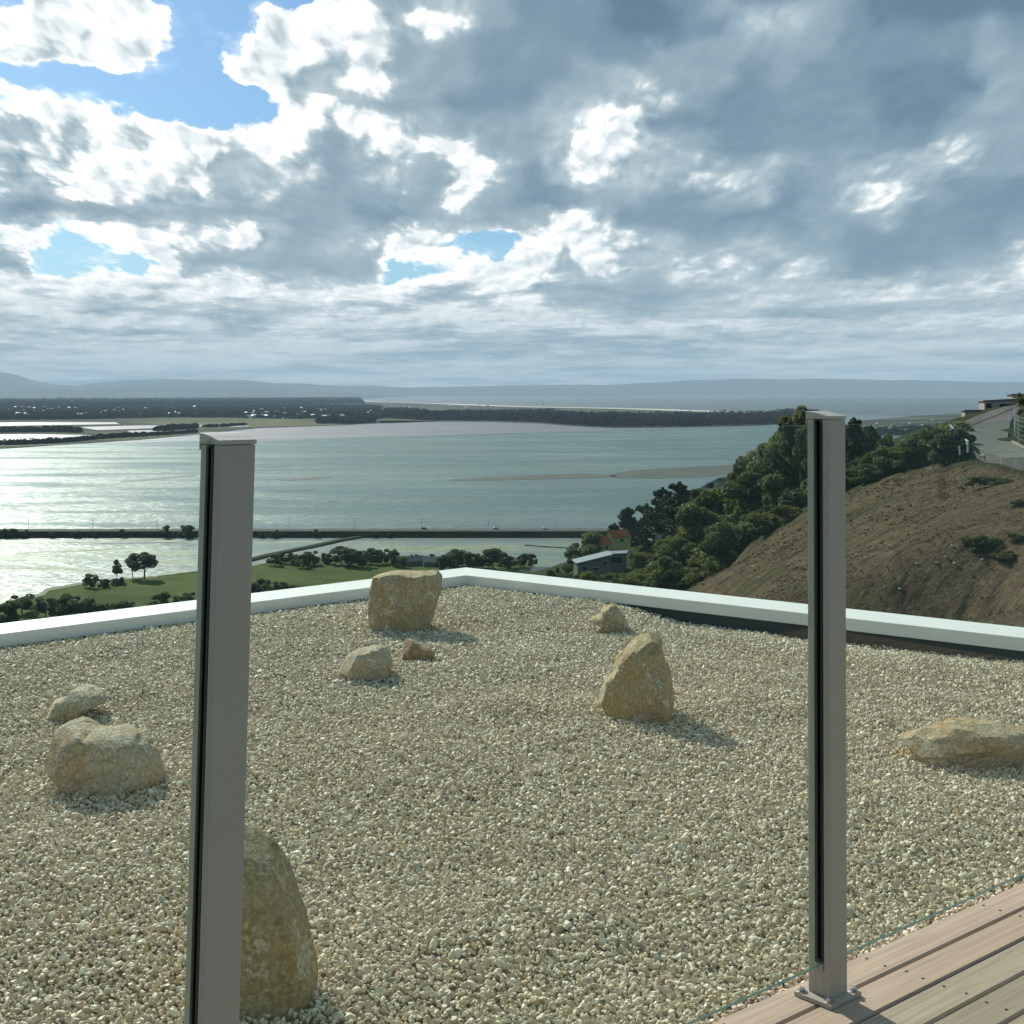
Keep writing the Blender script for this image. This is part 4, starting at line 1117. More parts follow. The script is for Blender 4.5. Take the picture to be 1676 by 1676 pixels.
def field_stones():
    rr = random.Random(9)
    spots = [(1533, 939), (1547, 934), (1449, 979), (1562, 935), (1300, 905), (1242, 951), (1473, 989), (1525, 916), (1558, 900), (1402, 912), (1598, 906), (1610, 750), (1608, 932), (1500, 930)]
    for i, (px, py) in enumerate(spots):
        # walk out along the view ray to the slope
        lo = None
        for k in range(30, 200):
            q = at_depth(px, py, k * 0.75)
            if q.z < th(q.x, q.y): lo = q; break
        if lo is None: continue
        bm = bmesh.new(); bmesh.ops.create_icosphere(bm, subdivisions=2, radius=1)
        for v in bm.verts: v.co = v.co * (1 + 0.25 * mnoise.noise(v.co * 1.5 + Vector((i, 0, 0))))
        s = rr.uniform(0.035, 0.06) * lo.y / 60
        if i == 11: s = 0.2
        for v in bm.verts: v.co = Vector((v.co.x * s * 1.5, v.co.y * s, v.co.z * s * 0.8))
        me = bpy.data.meshes.new('field_stone'); bm.to_mesh(me); bm.free(); me.materials.append(M['pale_stone'])
        o = link('field_stone', me); o.location = (lo.x, lo.y, th(lo.x, lo.y) + 0.12); tag(o, 'pale stone lying loose on the brown hillside slope', 'stone', 'pale stones on the brown slope')
field_stones()
# ------------------------------------------------------------------ water, flats, causeway, far land
def sea_pt(px, py, dz=0.0): 
    return on_z(px, py, SEA + dz)
def mat_water(name, base, mud, rough=(0.24, 0.50), deep=0.5, scale=1.0, algae=0.0):
    m, g, b = new_mat(name); p = coords(g)
    big = g.noise(g.vm('MULTIPLY', p, (0.0016, 0.0042, 0)), scale=1.0, detail=5, rough=0.55, dist=0.3)
    wind = g.noise(g.vm('MULTIPLY', p, (0.0035, 0.012, 0)), scale=1.0, detail=6, rough=0.62)
    c = g.mix(g.ss(big, 0.40, 0.62), base, mud)
    if algae > 0:
        al = g.noise(g.vm('MULTIPLY', p, (0.012, 0.035, 0)), scale=1.0, detail=8, rough=0.68, dist=0.8)
        al2 = g.noise(g.vm('MULTIPLY', p, (0.005, 0.012, 0)), scale=1.0, detail=5, rough=0.6)
        ka = g.ss(al * 0.6 + al2 * 0.4, 0.48, 0.60, 0.0, algae)
        c = g.mix(ka, c, (0.17, 0.19, 0.085))
    g.put(b.inputs['Base Color'], c)
    r = g.ss(wind, 0.32, 0.66, rough[0], rough[1])
    if algae > 0: r = r + ka * 0.3
    g.put(b.inputs['Roughness'], r)
    b.inputs['IOR'].default_value = 1.33
    _, yy, _z = g.sep(p)
    rip = g.noise(g.vm('MULTIPLY', p, (0.085 * scale, 0.20 * scale, 0)), scale=1.0, detail=4, rough=0.55)
    rip2 = g.noise(g.vm('MULTIPLY', p, (0.030 * scale, 0.06 * scale, 0)), scale=1.0, detail=3, rough=0.6)
    n = g.node('ShaderNodeBump'); n.inputs['Distance'].default_value = 2.6
    g.put(n.inputs['Strength'], g.ss(yy, 5000.0, 700.0, 0.25, 1.0) * g.ss(wind, 0.35, 0.62, 0.35, 1.0))
    g.put(n.inputs['Height'], rip * 0.8 + rip2 * 1.0); g.put(b.inputs['Normal'], X(g, n.outputs[0]))
    return m
M['estuary'] = mat_water('estuary_water', (0.080, 0.125, 0.132), (0.125, 0.165, 0.165))
M['bay'] = mat_water('shallow_bay_water', (0.12, 0.155, 0.16), (0.18, 0.21, 0.19), rough=(0.28, 0.50), algae=0.8)
M['ocean'] = mat_water('open_sea_water', (0.05, 0.085, 0.085), (0.085, 0.12, 0.115), rough=(0.40, 0.60))
M['mud'] = flat_mat('wet_mud', (0.070, 0.068, 0.058), rough=0.6, var=0.3, scale=0.02, spec=0.2)
M['mudflat'] = flat_mat('wet_sand_flat', (0.09, 0.10, 0.11), rough=0.5, var=0.2, scale=0.004, spec=0.3)

R_ = 49000.0
w = MB().add([(-R_, -3000, SEA), (R_, -3000, SEA), (R_, 49000, SEA), (-R_, 49000, SEA)], [(0, 1, 2, 3)]).build('sea', M['ocean']); tag(w, kind='structure')
def sheet(name, pts, mat, dz, kind='structure', wobble=0.0, sub=6, thick=0.0):
    """flat sheet outlined on the sea plane"""
    q = [Vector(p) if len(p) == 3 else sea_pt(p[0], p[1]) for p in pts]; out = []
    n = len(q)
    for i in range(n):
        a, b = q[i], q[(i + 1) % n]; L = (b - a).length; nrm = Vector((-(b - a).y, (b - a).x, 0)).normalized() if L > 0 else Vector()
        for k in range(sub):
            p = a.lerp(b, k / sub)
            if wobble: p = p + nrm * mnoise.noise(p * (6.0 / max(L, 1.0)) + Vector((3.3, 1.7, 0))) * L * wobble
            out.append(p)
    bm = bmesh.new(); vs = [bm.verts.new((p.x, p.y, SEA + dz)) for p in out]
    f = bm.faces.new(vs)
    if f.normal.z < 0: f.normal_flip()
    if thick > 0:
        r = bmesh.ops.extrude_face_region(bm, geom=[f]); 
        for v in [e for e in r['geom'] if isinstance(e, bmesh.types.BMVert)]: v.co.z -= thick
        bmesh.ops.recalc_face_normals(bm, faces=bm.faces)
    bmesh.ops.triangulate(bm, faces=bm.faces)
    me = bpy.data.meshes.new(name); bm.to_mesh(me); bm.free(); me.materials.append(mat)
    o = link(name, me); tag(o, kind=kind); return o
# estuary inside the spit
sheet('estuary', [(-700, 1000), (1700, 885), (1700, 690), (1330, 676), (900, 672), (-900, 705)], M['estuary'], 0.25)
sheet('bay', [(-700, 1060), (1300, 960), (1300, 880), (-700, 882)], M['bay'], 0.50)

# sandbars and mud showing through the shallow water
BARS = [[(728, 786), (760, 783.5), (830, 780), (905, 777), (960, 776), (1010, 779), (1000, 782), (900, 784.5), (800, 787), (745, 787.5)],
        [(1000, 776), (1040, 770), (1100, 766), (1180, 762), (1260, 758), (1290, 770), (1200, 775), (1160, 781), (1080, 784), (1010, 783), (1000, 780)],
        [(452, 785), (490, 783), (528, 780), (545, 781), (510, 785), (470, 787)], [(438, 803), (470, 801.5), (512, 801), (508, 803), (460, 804.8)],
        [(196, 788), (250, 783), (318, 777), (322, 779), (260, 785), (205, 789.5)], [(415, 764), (450, 763), (480, 764), (440, 766)]]
for bpts in BARS: sheet('sandbar', bpts, M['mud'], 0.42, wobble=0.05)
sheet('mudflat', [(416, 702), (560, 697), (690, 691), (880, 694), (990, 702), (1150, 702), (1000, 706), (860, 709), (700, 714), (540, 719), (416, 724), (340, 722)], M['mudflat'], 0.40, wobble=0.02)

# land masses
def mat_land(name, a, bcol, c3, s=0.002):
    m, g, b = new_mat(name); p = coords(g)
    n = g.noise(p, scale=s, detail=7, rough=0.65); v = g.voro(p, scale=s * 1.4, out='Color')
    k, _, _ = g.sepc(v)
    c = g.mix(g.ss(n, 0.42, 0.58), a, bcol); c = g.mix(g.ss(k, 0.78, 0.82, 0.0, 0.6), c, c3)
    g.put(b.inputs['Base Color'], c); b.inputs['Roughness'].default_value = 0.95; b.inputs['Specular IOR Level'].default_value = 0.04
    return m
M['plain'] = mat_land('coastal_plain', (0.028, 0.040, 0.026), (0.050, 0.062, 0.040), (0.11, 0.13, 0.055))
M['marsh'] = mat_land('marsh_pasture', (0.075, 0.090, 0.040), (0.12, 0.13, 0.06), (0.15, 0.14, 0.08), 0.004)
M['pond'] = mat_water('pond_water', (0.10, 0.13, 0.13), (0.12, 0.15, 0.14), rough=(0.35, 0.55))
land = [Vector((-26000, 44000, SEA)), Vector((-26000, 9000, SEA)), (-700, 790), (-300, 752), (0, 735), (110, 728), (230, 720), (326, 711), (420, 701), (560, 696), (600, 694), (624, 693), (618, 690),
        (650, 689), (720, 690), (800, 690.5), (880, 693), (960, 699), (1010, 701), (1120, 700), (1240, 697), (1345, 692), (1345, 684), (1240, 677), (1100, 671.5), (1000, 669), (900, 667.5), (840, 666), (760, 662.5), (680, 660), (620, 659), (585, 657), (572, 655.5), (578, 654)]
land.append(Vector((-3200, 44000, SEA)))
sheet('coastal_plain', land, M['plain'], 1.2)
sheet('marsh', [(195, 690), (300, 686), (420, 687), (520, 690), (600, 693), (560, 695.5), (420, 700), (330, 703), (250, 695)], M['marsh'], 1.6, wobble=0.02)
sheet('pond', [(-60, 693), (60, 691.5), (190, 692), (196, 695), (100, 696.5), (-60, 699)], M['pond'], 1.8, wobble=0.01)
sheet('pond', [(130, 700), (220, 697.5), (330, 696), (335, 699), (250, 702), (160, 705)], M['pond'], 1.8, wobble=0.01)
sheet('pond', [(-60, 713), (60, 711.5), (160, 713.5), (120, 718), (60, 721), (-60, 723)], M['pond'], 1.8, wobble=0.01)
sheet('pond', [(210, 706), (270, 704.5), (262, 708.5), (205, 711)], M['pond'], 1.8, wobble=0.01)
sheet('pond', [(370, 698), (402, 696), (410, 698.5), (380, 700)], M['pond'], 1.8)
M['beach'] = flat_mat('pale_beach_sand', (0.62, 0.58, 0.50), rough=0.8, var=0.1, scale=0.002)
sheet('beach', [(575, 655.2), (640, 658.6), (760, 661.7), (842, 665.2), (900, 666.6), (1000, 668.2), (1100, 670.6), (1240, 676), (1240, 677), (1000, 669.4), (842, 666.4), (690, 660.6), (590, 657.2)], M['beach'], 2.0)
# low shore beyond the ridge on the other side
sheet('far_shore', [(1396, 712), (1440, 714), (1490, 713), (1560, 709), (1760, 704), (1760, 676), (1600, 676), (1500, 681), (1440, 686), (1396, 690)], M['plain'], 1.2, wobble=0.01)

# far ranges
def ridge(name, prof, dist, thick, seed, mat):
    px = np.arange(-900, 2600, 10.0); top = np.interp(px, [q[0] for q in prof], [q[1] for q in prof])
    top = top + fbm(np.stack([px * 0.018, px * 0 + seed, px * 0], 1), 4, seed) * 5.0
    rows = [(-1.0, 0.0), (-0.6, 0.42), (-0.3, 0.74), (0.0, 1.0), (0.4, 0.7), (1.0, 0.0)]
    V = []; n = len(px)
    for t, hgt in rows:
        for i, (a, b) in enumerate(zip(px, top)):
            d = dist + t * thick; x = (a - 838) / F * dist * (1 + t * 0.05)
            zt = CAMZ - (b - 642) / F * dist
            jit = 1 + 0.25 * (mnoise.noise(Vector((a * 0.02, t * 2.0, seed))) if 0 < abs(t) < 1 else 0)
            V.append((x, d + (400 * mnoise.noise(Vector((a * 0.03, t, seed + 5)))), SEA + 0.6 + (zt - SEA) * hgt * jit))
    idx = np.arange(len(rows) * n).reshape(len(rows), n)
    Fq = np.stack([idx[:-1, :-1].ravel(), idx[:-1, 1:].ravel(), idx[1:, 1:].ravel(), idx[1:, :-1].ravel()], 1)
    o = np_mesh(name, np.array(V), Fq, mat, smooth=True); tag(o, kind='structure'); return o
M['hills'] = flat_mat('far_hill_cover', (0.07, 0.085, 0.07), rough=1.0, var=0.3, scale=0.0006)
ridge('hills', [(-900, 606), (-200, 598), (-60, 602), (0, 608), (30, 614), (62, 624), (90, 629), (130, 630), (170, 626), (210, 623), (260, 621), (330, 621), (400, 622), (470, 627), (560, 631), (640, 633), (760, 632), (850, 631), (930, 629), (1020, 628), (1080, 626), (1140, 622), (1220, 620), (1340, 619), (1410, 621), (1500, 622), (1600, 624), (1700, 627), (2600, 630)], 40000, 3200, 3, M['hills'])
ridge('hills', [(-900, 622), (-100, 626), (40, 634), (150, 636), (260, 631), (360, 634), (460, 638), (560, 640), (640, 647), (760, 660), (2600, 660)], 31000, 2200, 8, M['hills'])

# ---------------- causeway, bund, field
def strip3d(name, pts, width, h, mat, parent=None, crown=0.5):
    """embankment along a line on the water"""
    q = [sea_pt(*p) for p in pts]; out = []
    for i in range(len(q) - 1):
        for k in range(10): out.append(q[i].lerp(q[i + 1], k / 10))
    out.append(q[-1]); vs = []; fs = []
    for i, p in enumerate(out):
        d = (out[min(i + 1, len(out) - 1)] - out[max(i - 1, 0)]).normalized(); n_ = Vector((-d.y, d.x, 0))
        for o_, z in ((-1, -0.5), (-crown, h), (crown, h), (1, -0.5)):
            w_ = width / 2 * o_ * (1 + 0.12 * mnoise.noise(p * 0.05 + Vector((o_ * 9, 0, 0))))
            r = p + n_ * w_; vs.append((r.x, r.y, SEA + z))
    for i in range(len(out) - 1):
        for k in range(3): j = i * 4 + k; fs.append((j, j + 1, j + 5, j + 4))
    o = MB().add(vs, fs).build(name, mat, parent)
    bm = bmesh.new(); bm.from_mesh(o.data); bmesh.ops.recalc_face_normals(bm, faces=bm.faces); bm.to_mesh(o.data); bm.free()
    return o
M['bank'] = flat_mat('dark_rock_embankment', (0.022, 0.026, 0.020), rough=0.95, var=0.45, scale=0.15)
M['weed'] = flat_mat('weedy_bund', (0.030, 0.036, 0.022), rough=0.95, var=0.4, scale=0.1)
CA = [(-1700, 884), (-250, 879.5), (0, 878.5), (330, 878), (700, 878), (1040, 878)]
c_ = strip3d('causeway_embankment', CA, 34, 4.4, M['bank'], None, 0.60); tag(c_, kind='structure')
r_ = strip3d('causeway_road', [(a, b) for a, b in CA], 9, 4.55, M['asphalt'], None, 0.98); tag(r_, kind='structure')
b_ = strip3d('bund', [(402, 921), (440, 911), (500, 899), (560, 886), (590, 881)], 11, 1.6, M['weed']); tag(b_, kind='structure')
b_ = strip3d('bund', [(860, 894), (900, 897), (940, 899), (975, 898)], 5, 0.9, M['weed']); tag(b_, kind='structure')
b_ = strip3d('tidal_bank', [(110, 889), (190, 891.5), (300, 888)], 4, 0.55, M['weed']); tag(b_, kind='structure')
def lamp():
    t = bpy.data.objects.new('street_lamp', None); t['category'] = 'street lamp'
    def part(nm, m):
        me = bpy.data.meshes.new('street_lamp_' + nm); me.from_pydata([tuple(p) for p in m.v], [], m.f); me.materials.append(M['galv']); o = bpy.data.objects.new(nm, me); o.parent = t
    part('pole', MB().tube([(0, 0, 0), (0, 0, 8.4)], [0.16, 0.10], 6).tube([(0, 0, 8.3), (0.9, 0, 8.8), (1.9, 0, 8.9)], [0.08, 0.07, 0.06], 5))
    part('lamp_head', MB().box((2.2, 0, 8.85), (0.9, 0.3, 0.18)))
    return t
PROTO['lamp'] = lamp()
for i, px in enumerate((-60, 46, 152, 257, 368, 473, 581, 690, 799, 910)):
    q = sea_pt(px, 877.2)
    copy_thing(PROTO['lamp'], (q.x, q.y, SEA + 4.4), math.pi / 2, (1, 1, 1), 'thin street lamp standing in the row along the dark causeway', 'street lamps along the causeway')
M['car_dark'] = flat_mat('dark_car_paint', (0.02, 0.022, 0.025), rough=0.3); M['car_white'] = flat_mat('white_car_paint', (0.75, 0.75, 0.74), rough=0.3)
M['car_grey'] = flat_mat('silver_car_paint', (0.35, 0.36, 0.37), rough=0.3, metal=0.4); M['tyre'] = flat_mat('tyre', (0.02, 0.02, 0.02), rough=0.9); M['dark_glass'] = flat_mat('dark_window_glass', (0.02, 0.024, 0.028), rough=0.12, var=0.05)
def car(px, mat, label):
    q = sea_pt(px, 877.0); t = thing('car', label, 'car', (q.x, q.y, SEA + 4.56), (0, 0, 0))
    prof = [(-2.1, 0.35), (2.1, 0.35), (2.15, 0.75), (1.3, 0.92), (0.55, 1.42), (-1.2, 1.44), (-2.0, 0.95), (-2.15, 0.8)]
    Mx = Matrix.Rotation(math.pi / 2, 4, 'X')
    MB().prism(prof, -0.85, 0.85, Mx).build('body', mat, t, bevel=0.06)
    MB().prism([(0.95, 0.95), (0.5, 1.36), (-1.15, 1.38), (-1.75, 0.98)], -0.865, 0.865, Mx).build('window', M['dark_glass'], t)
    for sx in (-1.35, 1.35):
        for sy in (-0.78, 0.78):
            MB().tube([(sx, sy - 0.1, 0.33), (sx, sy + 0.1, 0.33)], [0.33, 0.33], 10).build('wheel', M['tyre'], t)
car(694, M['car_dark'], 'dark car driving on the causeway between two street lamps'); car(812, M['car_grey'], 'silver car driving on the causeway just past a street lamp'); car(893, M['car_white'], 'pale car on the causeway near the hillside end')

M['field'] = mat_land('green_field', (0.045, 0.070, 0.015), (0.090, 0.105, 0.028), (0.075, 0.092, 0.024), 0.02)
FIELD = [(-500, 1300), (-160, 1060), (-50, 1008), (30, 985), (66, 976), (75, 968), (130, 958.5), (200, 951), (258, 947), (330, 938), (415, 930), (470, 918), (600, 913), (760, 915), (868, 921), (885, 945), (900, 1300)]
sheet('field', FIELD, M['field'], 1.5, wobble=0.008)
sheet('path', [(30, 986), (66, 977), (75, 969), (130, 959.2), (200, 951.8), (258, 947.6), (258, 948.8), (200, 953.5), (134, 961), (80, 971.5), (72, 979), (34, 989)], flat_mat('pale_path', (0.30, 0.28, 0.22), rough=0.9), 1.52)

LOW = SEA + 1.5
def tree_low(key, px, top, base, label, group, wide=1.0):
    q = sea_pt(px, base, 1.5); zt = CAMZ + 0; 
    top_v = at_depth(px, top, q.y)
    return plant(key, q.x, q.y, LOW - 0.2, max(1.2, top_v.z - LOW), label, group, wide)
GF = 'trees and bushes round the green field below'
tree_low('euc1', 236, 904, 948, 'broad umbrella shaped gum tree at the water edge of the field', GF, 1.25)
tree_low('euc0', 218, 908, 946, 'gum tree overlapping the broad umbrella shaped one at the field edge', GF, 0.8)
tree_low('euc2', 190, 916, 952, 'narrow gum tree next to the broad umbrella shaped gum', GF, 0.62)
tree_low('shr0', 193, 944, 957, 'low bush under the narrow gum tree', GF, 1.4)
tree_low('rnd1', 148, 938, 962, 'rounded grey bush tree standing by itself at the field corner', GF, 1.25)
tree_low('shr2', 170, 948, 961, 'low grey bush between the rounded bush and the narrow gum', GF, 1.3)
for key, px, top, base, wd, lab in [
    ('rnd1', 36, 972, 1004, 1.6, 'wide grey green bush at the shore corner of the field'), ('rnd0', 8, 985, 1030, 1.6, 'dark bush by the parapet at the edge of the view'),
    ('rnd1', 75, 976, 1010, 1.4, 'grey bush second from the shore in the clump under the field'), ('rnd0', 102, 974, 1012, 1.3, 'dark bush in the middle of the clump under the field'),
    ('rnd1', 132, 975, 1014, 1.5, 'wide grey bush in the clump under the field'), ('shr2', 158, 988, 1012, 1.5, 'low grey bush ending the clump under the field'),
    ('rnd0', 262, 970, 1002, 1.4, 'dark bush beside the nearer post, above the parapet'), ('rnd1', 294, 974, 1000, 1.3, 'grey bush touching the nearer post, above the parapet'),
    ('shr2', 202, 984, 1004, 1.6, 'low scrubby bush on the field just above the parapet'), ('rnd1', 310, 968, 995, 1.0, 'bush behind the nearer post, above the parapet'),
    ('rnd0', 430, 948, 978, 1.3, 'dark bush just past the nearer post, on the field'), ('rnd1', 458, 950, 976, 1.3, 'grey bush on the field, second past the nearer post'),
    ('shr0', 485, 956, 974, 1.6, 'low dark bush on the field, third past the nearer post'), ('shr2', 415, 955, 982, 1.6, 'low bush half hidden by the nearer post on the field')]:
    tree_low(key, px, top, base, lab, GF, wd)
rr_ = random.Random(61)
GR = 'row of trees along the bay behind the field'
k = 0
for px in list(range(452, 872, 11)):
    base = 925 + rr_.uniform(-3, 5) + (3 if px > 700 else 0); top = base - rr_.uniform(11, 27)
    if 560 < px < 585: top = base - 29
    if 640 < px < 660: top = base - 25
    if 735 < px < 825: top = base - rr_.uniform(20, 30)
    if 800 < px < 815: top = base - 33
    if px > 830: top = base - rr_.uniform(18, 26)
    if 668 < px < 715: base = 917; top = base - rr_.uniform(7, 12)
    key = rr_.choice(['rnd0', 'rnd1', 'rnd0', 'euc0', 'pin1'])
    tone = {'rnd0': 'dark green rounded', 'rnd1': 'grey green rounded', 'euc0': 'loose grey green', 'pin1': 'dark layered'}[key]
    tree_low(key, px + rr_.uniform(-3, 3), top, base, f'{tone} tree in the row between the field and the bay', f'{tone} trees along the bay', rr_.uniform(0.9, 1.7))
rr_ = random.Random(62)
for px in [18, 30, 45, 88, 96, 128, 160, 210, 276, 284, 306, 318, 434, 455, 520, 618, 640]:
    q = sea_pt(px, 879.5); hgt = rr_.uniform(1.8, 5.5) if px not in (276, 306) else 7.0
    plant(rr_.choice(['shr0', 'shr2', 'rnd0']), q.x + rr_.uniform(-2, 2), q.y - 9, SEA + 1.9, hgt, 'dark bush growing on the side of the causeway', 'bushes along the causeway', 1.3)

# ---------------- houses
M['roof_orange'] = flat_mat('orange_roof_tiles', (0.30, 0.105, 0.050), rough=0.8, var=0.2, scale=0.7)
M['roof_blue'] = flat_mat('blue_grey_metal_roof', (0.16, 0.19, 0.23), rough=0.5, var=0.06, scale=0.4)
M['roof_grey'] = flat_mat('grey_roof', (0.16, 0.17, 0.18), rough=0.7, var=0.1)
M['roof_white'] = flat_mat('white_metal_roof', (0.50, 0.52, 0.52), rough=0.6)
M['roof_tan'] = flat_mat('tan_roof', (0.46, 0.40, 0.30), rough=0.8)
M['wall_yellow'] = flat_mat('yellow_render', (0.42, 0.36, 0.17), rough=0.9); M['wall_grey'] = flat_mat('grey_weatherboard', (0.15, 0.155, 0.145), rough=0.8)
M['wall_pink'] = flat_mat('pinkish_grey_render', (0.36, 0.32, 0.31), rough=0.9); M['wall_pale'] = flat_mat('pale_house_wall', (0.50, 0.49, 0.46), rough=0.8); M['trim'] = flat_mat('white_trim', (0.42, 0.42, 0.40), rough=0.6)
def house(loc, rotz, w_, l_, h_, kind, wall, roof, label, wins, rise=1.6, over=0.4, group=None, name='house'):
    t = thing(name, label, 'house', loc, (0, 0, rotz), group)
    a, b = w_ / 2, l_ / 2
    if kind == 'gable':
        MB().prism([(-b, -3), (b, -3), (b, h_), (0, h_ + rise), (-b, h_)], -a, a, Matrix.Rotation(math.pi / 2, 4, 'Z') @ Matrix.Rotation(math.pi / 2, 4, 'X')).build('wall', wall, t)
        m = MB(); th_ = 0.18
        for s in (-1, 1):
            y1 = s * (b + over); z1 = h_ - rise * over / b + 0.03
            vs = [(-a - over, 0, h_ + rise + 0.03), (a + over, 0, h_ + rise + 0.03), (a + over, y1, z1), (-a - over, y1, z1)]
            vs += [(x, y, z + th_) for x, y, z in vs]
            m.add(vs, [(0, 1, 2, 3), (4, 5, 6, 7), (0, 1, 5, 4), (1, 2, 6, 5), (2, 3, 7, 6), (3, 0, 4, 7)])
        rf = m.build('roof', roof, t)
    elif kind == 'mono':
        MB().add([(-a, -b, -3), (a, -b, -3), (a, b, -3), (-a, b, -3), (-a, -b, h_), (a, -b, h_ + rise), (a, b, h_ + rise), (-a, b, h_)],
                 [(3, 2, 1, 0), (4, 5, 6, 7), (0, 1, 5, 4), (1, 2, 6, 5), (2, 3, 7, 6), (3, 0, 4, 7)]).build('wall', wall, t)
        s = rise / w_; o = over
        vs = [(-a - o, -b - o, h_ - s * o + 0.03), (a + o, -b - o, h_ + rise + s * o + 0.03), (a + o, b + o, h_ + rise + s * o + 0.03), (-a - o, b + o, h_ - s * o + 0.03)]
        vs += [(x, y, z + 0.25) for x, y, z in vs]
        rf = MB().add(vs, [(3, 2, 1, 0), (4, 5, 6, 7), (0, 1, 5, 4), (1, 2, 6, 5), (2, 3, 7, 6), (3, 0, 4, 7)]).build('roof', roof, t)
    else:
        MB().box((0, 0, h_ / 2 - 1.5), (w_, l_, h_ + 3)).build('wall', wall, t)
        rf = MB().box((0, 0, h_ + 0.17), (w_ + 2 * over, l_ + 2 * over, 0.3)).build('roof', roof, t, bevel=0.03)
    for (x, z, ww, hh) in wins:                    # windows on the face toward -y
        f = MB().box((x, -b - 0.03, z), (ww + 0.24, 0.08, hh + 0.24)).build('window', M['trim'], t)
        MB().box((x, -b - 0.085, z), (ww, 0.04, hh)).build('pane', M['dark_glass'], f)
    return t
def ground_house(px, py, d, *a, **k):
    q = at_depth(px, py, d); return house((q.x, q.y, th(q.x, q.y) if k.pop('snap', False) else q.z), *a, **k)
ground_house(969, 938, 440, math.radians(6), 10.5, 9, 3.6, 'mono', M['wall_grey'], M['roof_blue'], 'grey house with a long blue grey roof rising to one side', [(-3.2, 2.1, 1.5, 1.4), (0.4, 1.8, 2.0, 0.9), (3.4, 3.6, 1.5, 1.3)], rise=2.4, over=0.5)
ground_house(1009, 924, 452, math.radians(-8), 6.0, 7, 3.6, 'mono', M['wall_grey'], M['roof_blue'], 'blue grey roofed wing with a dark open front next to the grey house', [(0, 1.9, 4.4, 2.0)], rise=0.3, over=0.6)
ground_house(978, 902, 640, math.radians(38), 11, 8, 3.6, 'gable', M['wall_yellow'], M['roof_orange'], 'yellow walled house with an orange tiled gable roof', [(-2.5, 1.8, 1.6, 1.4), (2.0, 1.8, 1.8, 1.4)], rise=3.0)
ground_house(1011, 889, 660, math.radians(30), 10, 7, 3.2, 'gable', M['wall_yellow'], M['roof_orange'], 'higher orange roofed house half hidden by the trees', [(0, 1.7, 1.8, 1.3)], rise=2.8)
ground_house(1171, 803, 290, math.radians(-35), 3.2, 4.5, 0.8, 'mono', M['wall_pale'], M['roof_white'], 'white roofed house poking out of the dark trees on the slope', [(0, 1.2, 1.6, 1.0)], rise=1.6)
ground_house(1080, 866, 372, math.radians(-25), 2.2, 3.0, 1.0, 'mono', M['wall_pale'], M['roof_blue'], 'small pale blue roof glinting among the gums on the slope', [(0, 1.0, 1.2, 0.9)], rise=1.2)
ground_house(1402, 782, 215, math.radians(4), 6.2, 6, 1.2, 'flat', M['wall_grey'], M['roof_tan'], 'house with a flat tan roof under the dark conifers', [(0.8, 0.4, 1.6, 0.9)])
ground_house(1637, 670, 330, math.radians(-6), 8.6, 6, 1.9, 'mono', M['wall_pink'], M['roof_grey'], 'long pinkish grey house on the ridge with dark windows', [(-3.3, 0.9, 1.3, 1.1), (0.9, 0.9, 3.6, 0.8)], rise=0.5)
ground_house(1668, 661, 345, math.radians(-6), 4.5, 5, 2.2, 'flat', M['wall_pink'], M['roof_grey'], 'upper pale house on the ridge with one dark window, beneath a tree', [(0.9, 1.2, 1.6, 1.3)])
ground_house(1591, 681, 325, math.radians(-6), 4.0, 4, 1.2, 'flat', M['wall_pink'], M['roof_grey'], 'small low pinkish house at the lower end of the ridge houses', [(0.3, 0.6, 1.4, 0.6)])
def low_house(px, py, rotz, *a, **k):
    q = sea_pt(px, py, 1.5); return house((q.x, q.y, LOW), rotz, *a, **k)
low_house(676, 925, 0.5, 12, 8, 2.6, 'gable', M['wall_grey'], M['roof_grey'], 'grey gabled house on the near side of the bay tree row', [(-2, 1.4, 1.4, 1.1)], rise=2.6)
low_house(706, 926, 0.2, 10, 8, 2.6, 'gable', M['wall_grey'], M['roof_grey'], 'second grey gabled house beside the first in the bay tree row', [(2, 1.4, 1.4, 1.1)], rise=2.4)
low_house(897, 946, -0.2, 17, 10, 2.6, 'gable', M['wall_grey'], M['roof_grey'], 'wide grey roof right behind the parapet corner, beside the grey house', [(0, 1.4, 1.6, 1.1)], rise=3.0)

# far woods: each reads as one dark mass
def far_wood(label, line, depth, h, n, seed, clump=7.0, leaf=2.6, dz=1.2, per=26):
    """line: (px, py) of the near foot of the wood; depth in metres away from the viewer"""
    rr = random.Random(seed); cl = []
    q = [sea_pt(*p) for p in line]; L = [(q[i + 1] - q[i]).length for i in range(len(q) - 1)]; tot = sum(L)
    for _ in range(n):
        s = rr.random() * tot; i = 0
        while s > L[i] and i < len(L) - 1: s -= L[i]; i += 1
        p = q[i].lerp(q[i + 1], s / L[i]); p = p + Vector((p.x, p.y, 0)).normalized() * depth * rr.random() ** 1.2
        hh = h * rr.uniform(0.55, 1.15) * (0.8 + 0.5 * mnoise.noise(p * 0.004)); r = clump * rr.uniform(0.7, 1.4)
        cl.append(((p.x, p.y, SEA + dz + hh * 0.5), (r, r, hh * 0.52), per))
    V, Fq = leaf_cloud(cl, leaf, seed)
    o = np_mesh('far_wood', V, Fq, M['leaf_far']); tag(o, label, 'wood', kind='stuff'); return o
far_wood('long dark pine wood along the spit across the estuary', [(630, 684), (700, 688.5), (800, 689), (880, 691.5), (960, 697.5), (1010, 699.5), (1120, 698.5), (1240, 695.5), (1340, 690.5)], 1700, 25, 5200, 1, 13, 3.4, per=36)
far_wood('dark trees on the low point where the estuary shore turns', [(520, 694), (570, 694.5), (612, 692.5)], 220, 15, 420, 2, 9, 2.6, per=36)
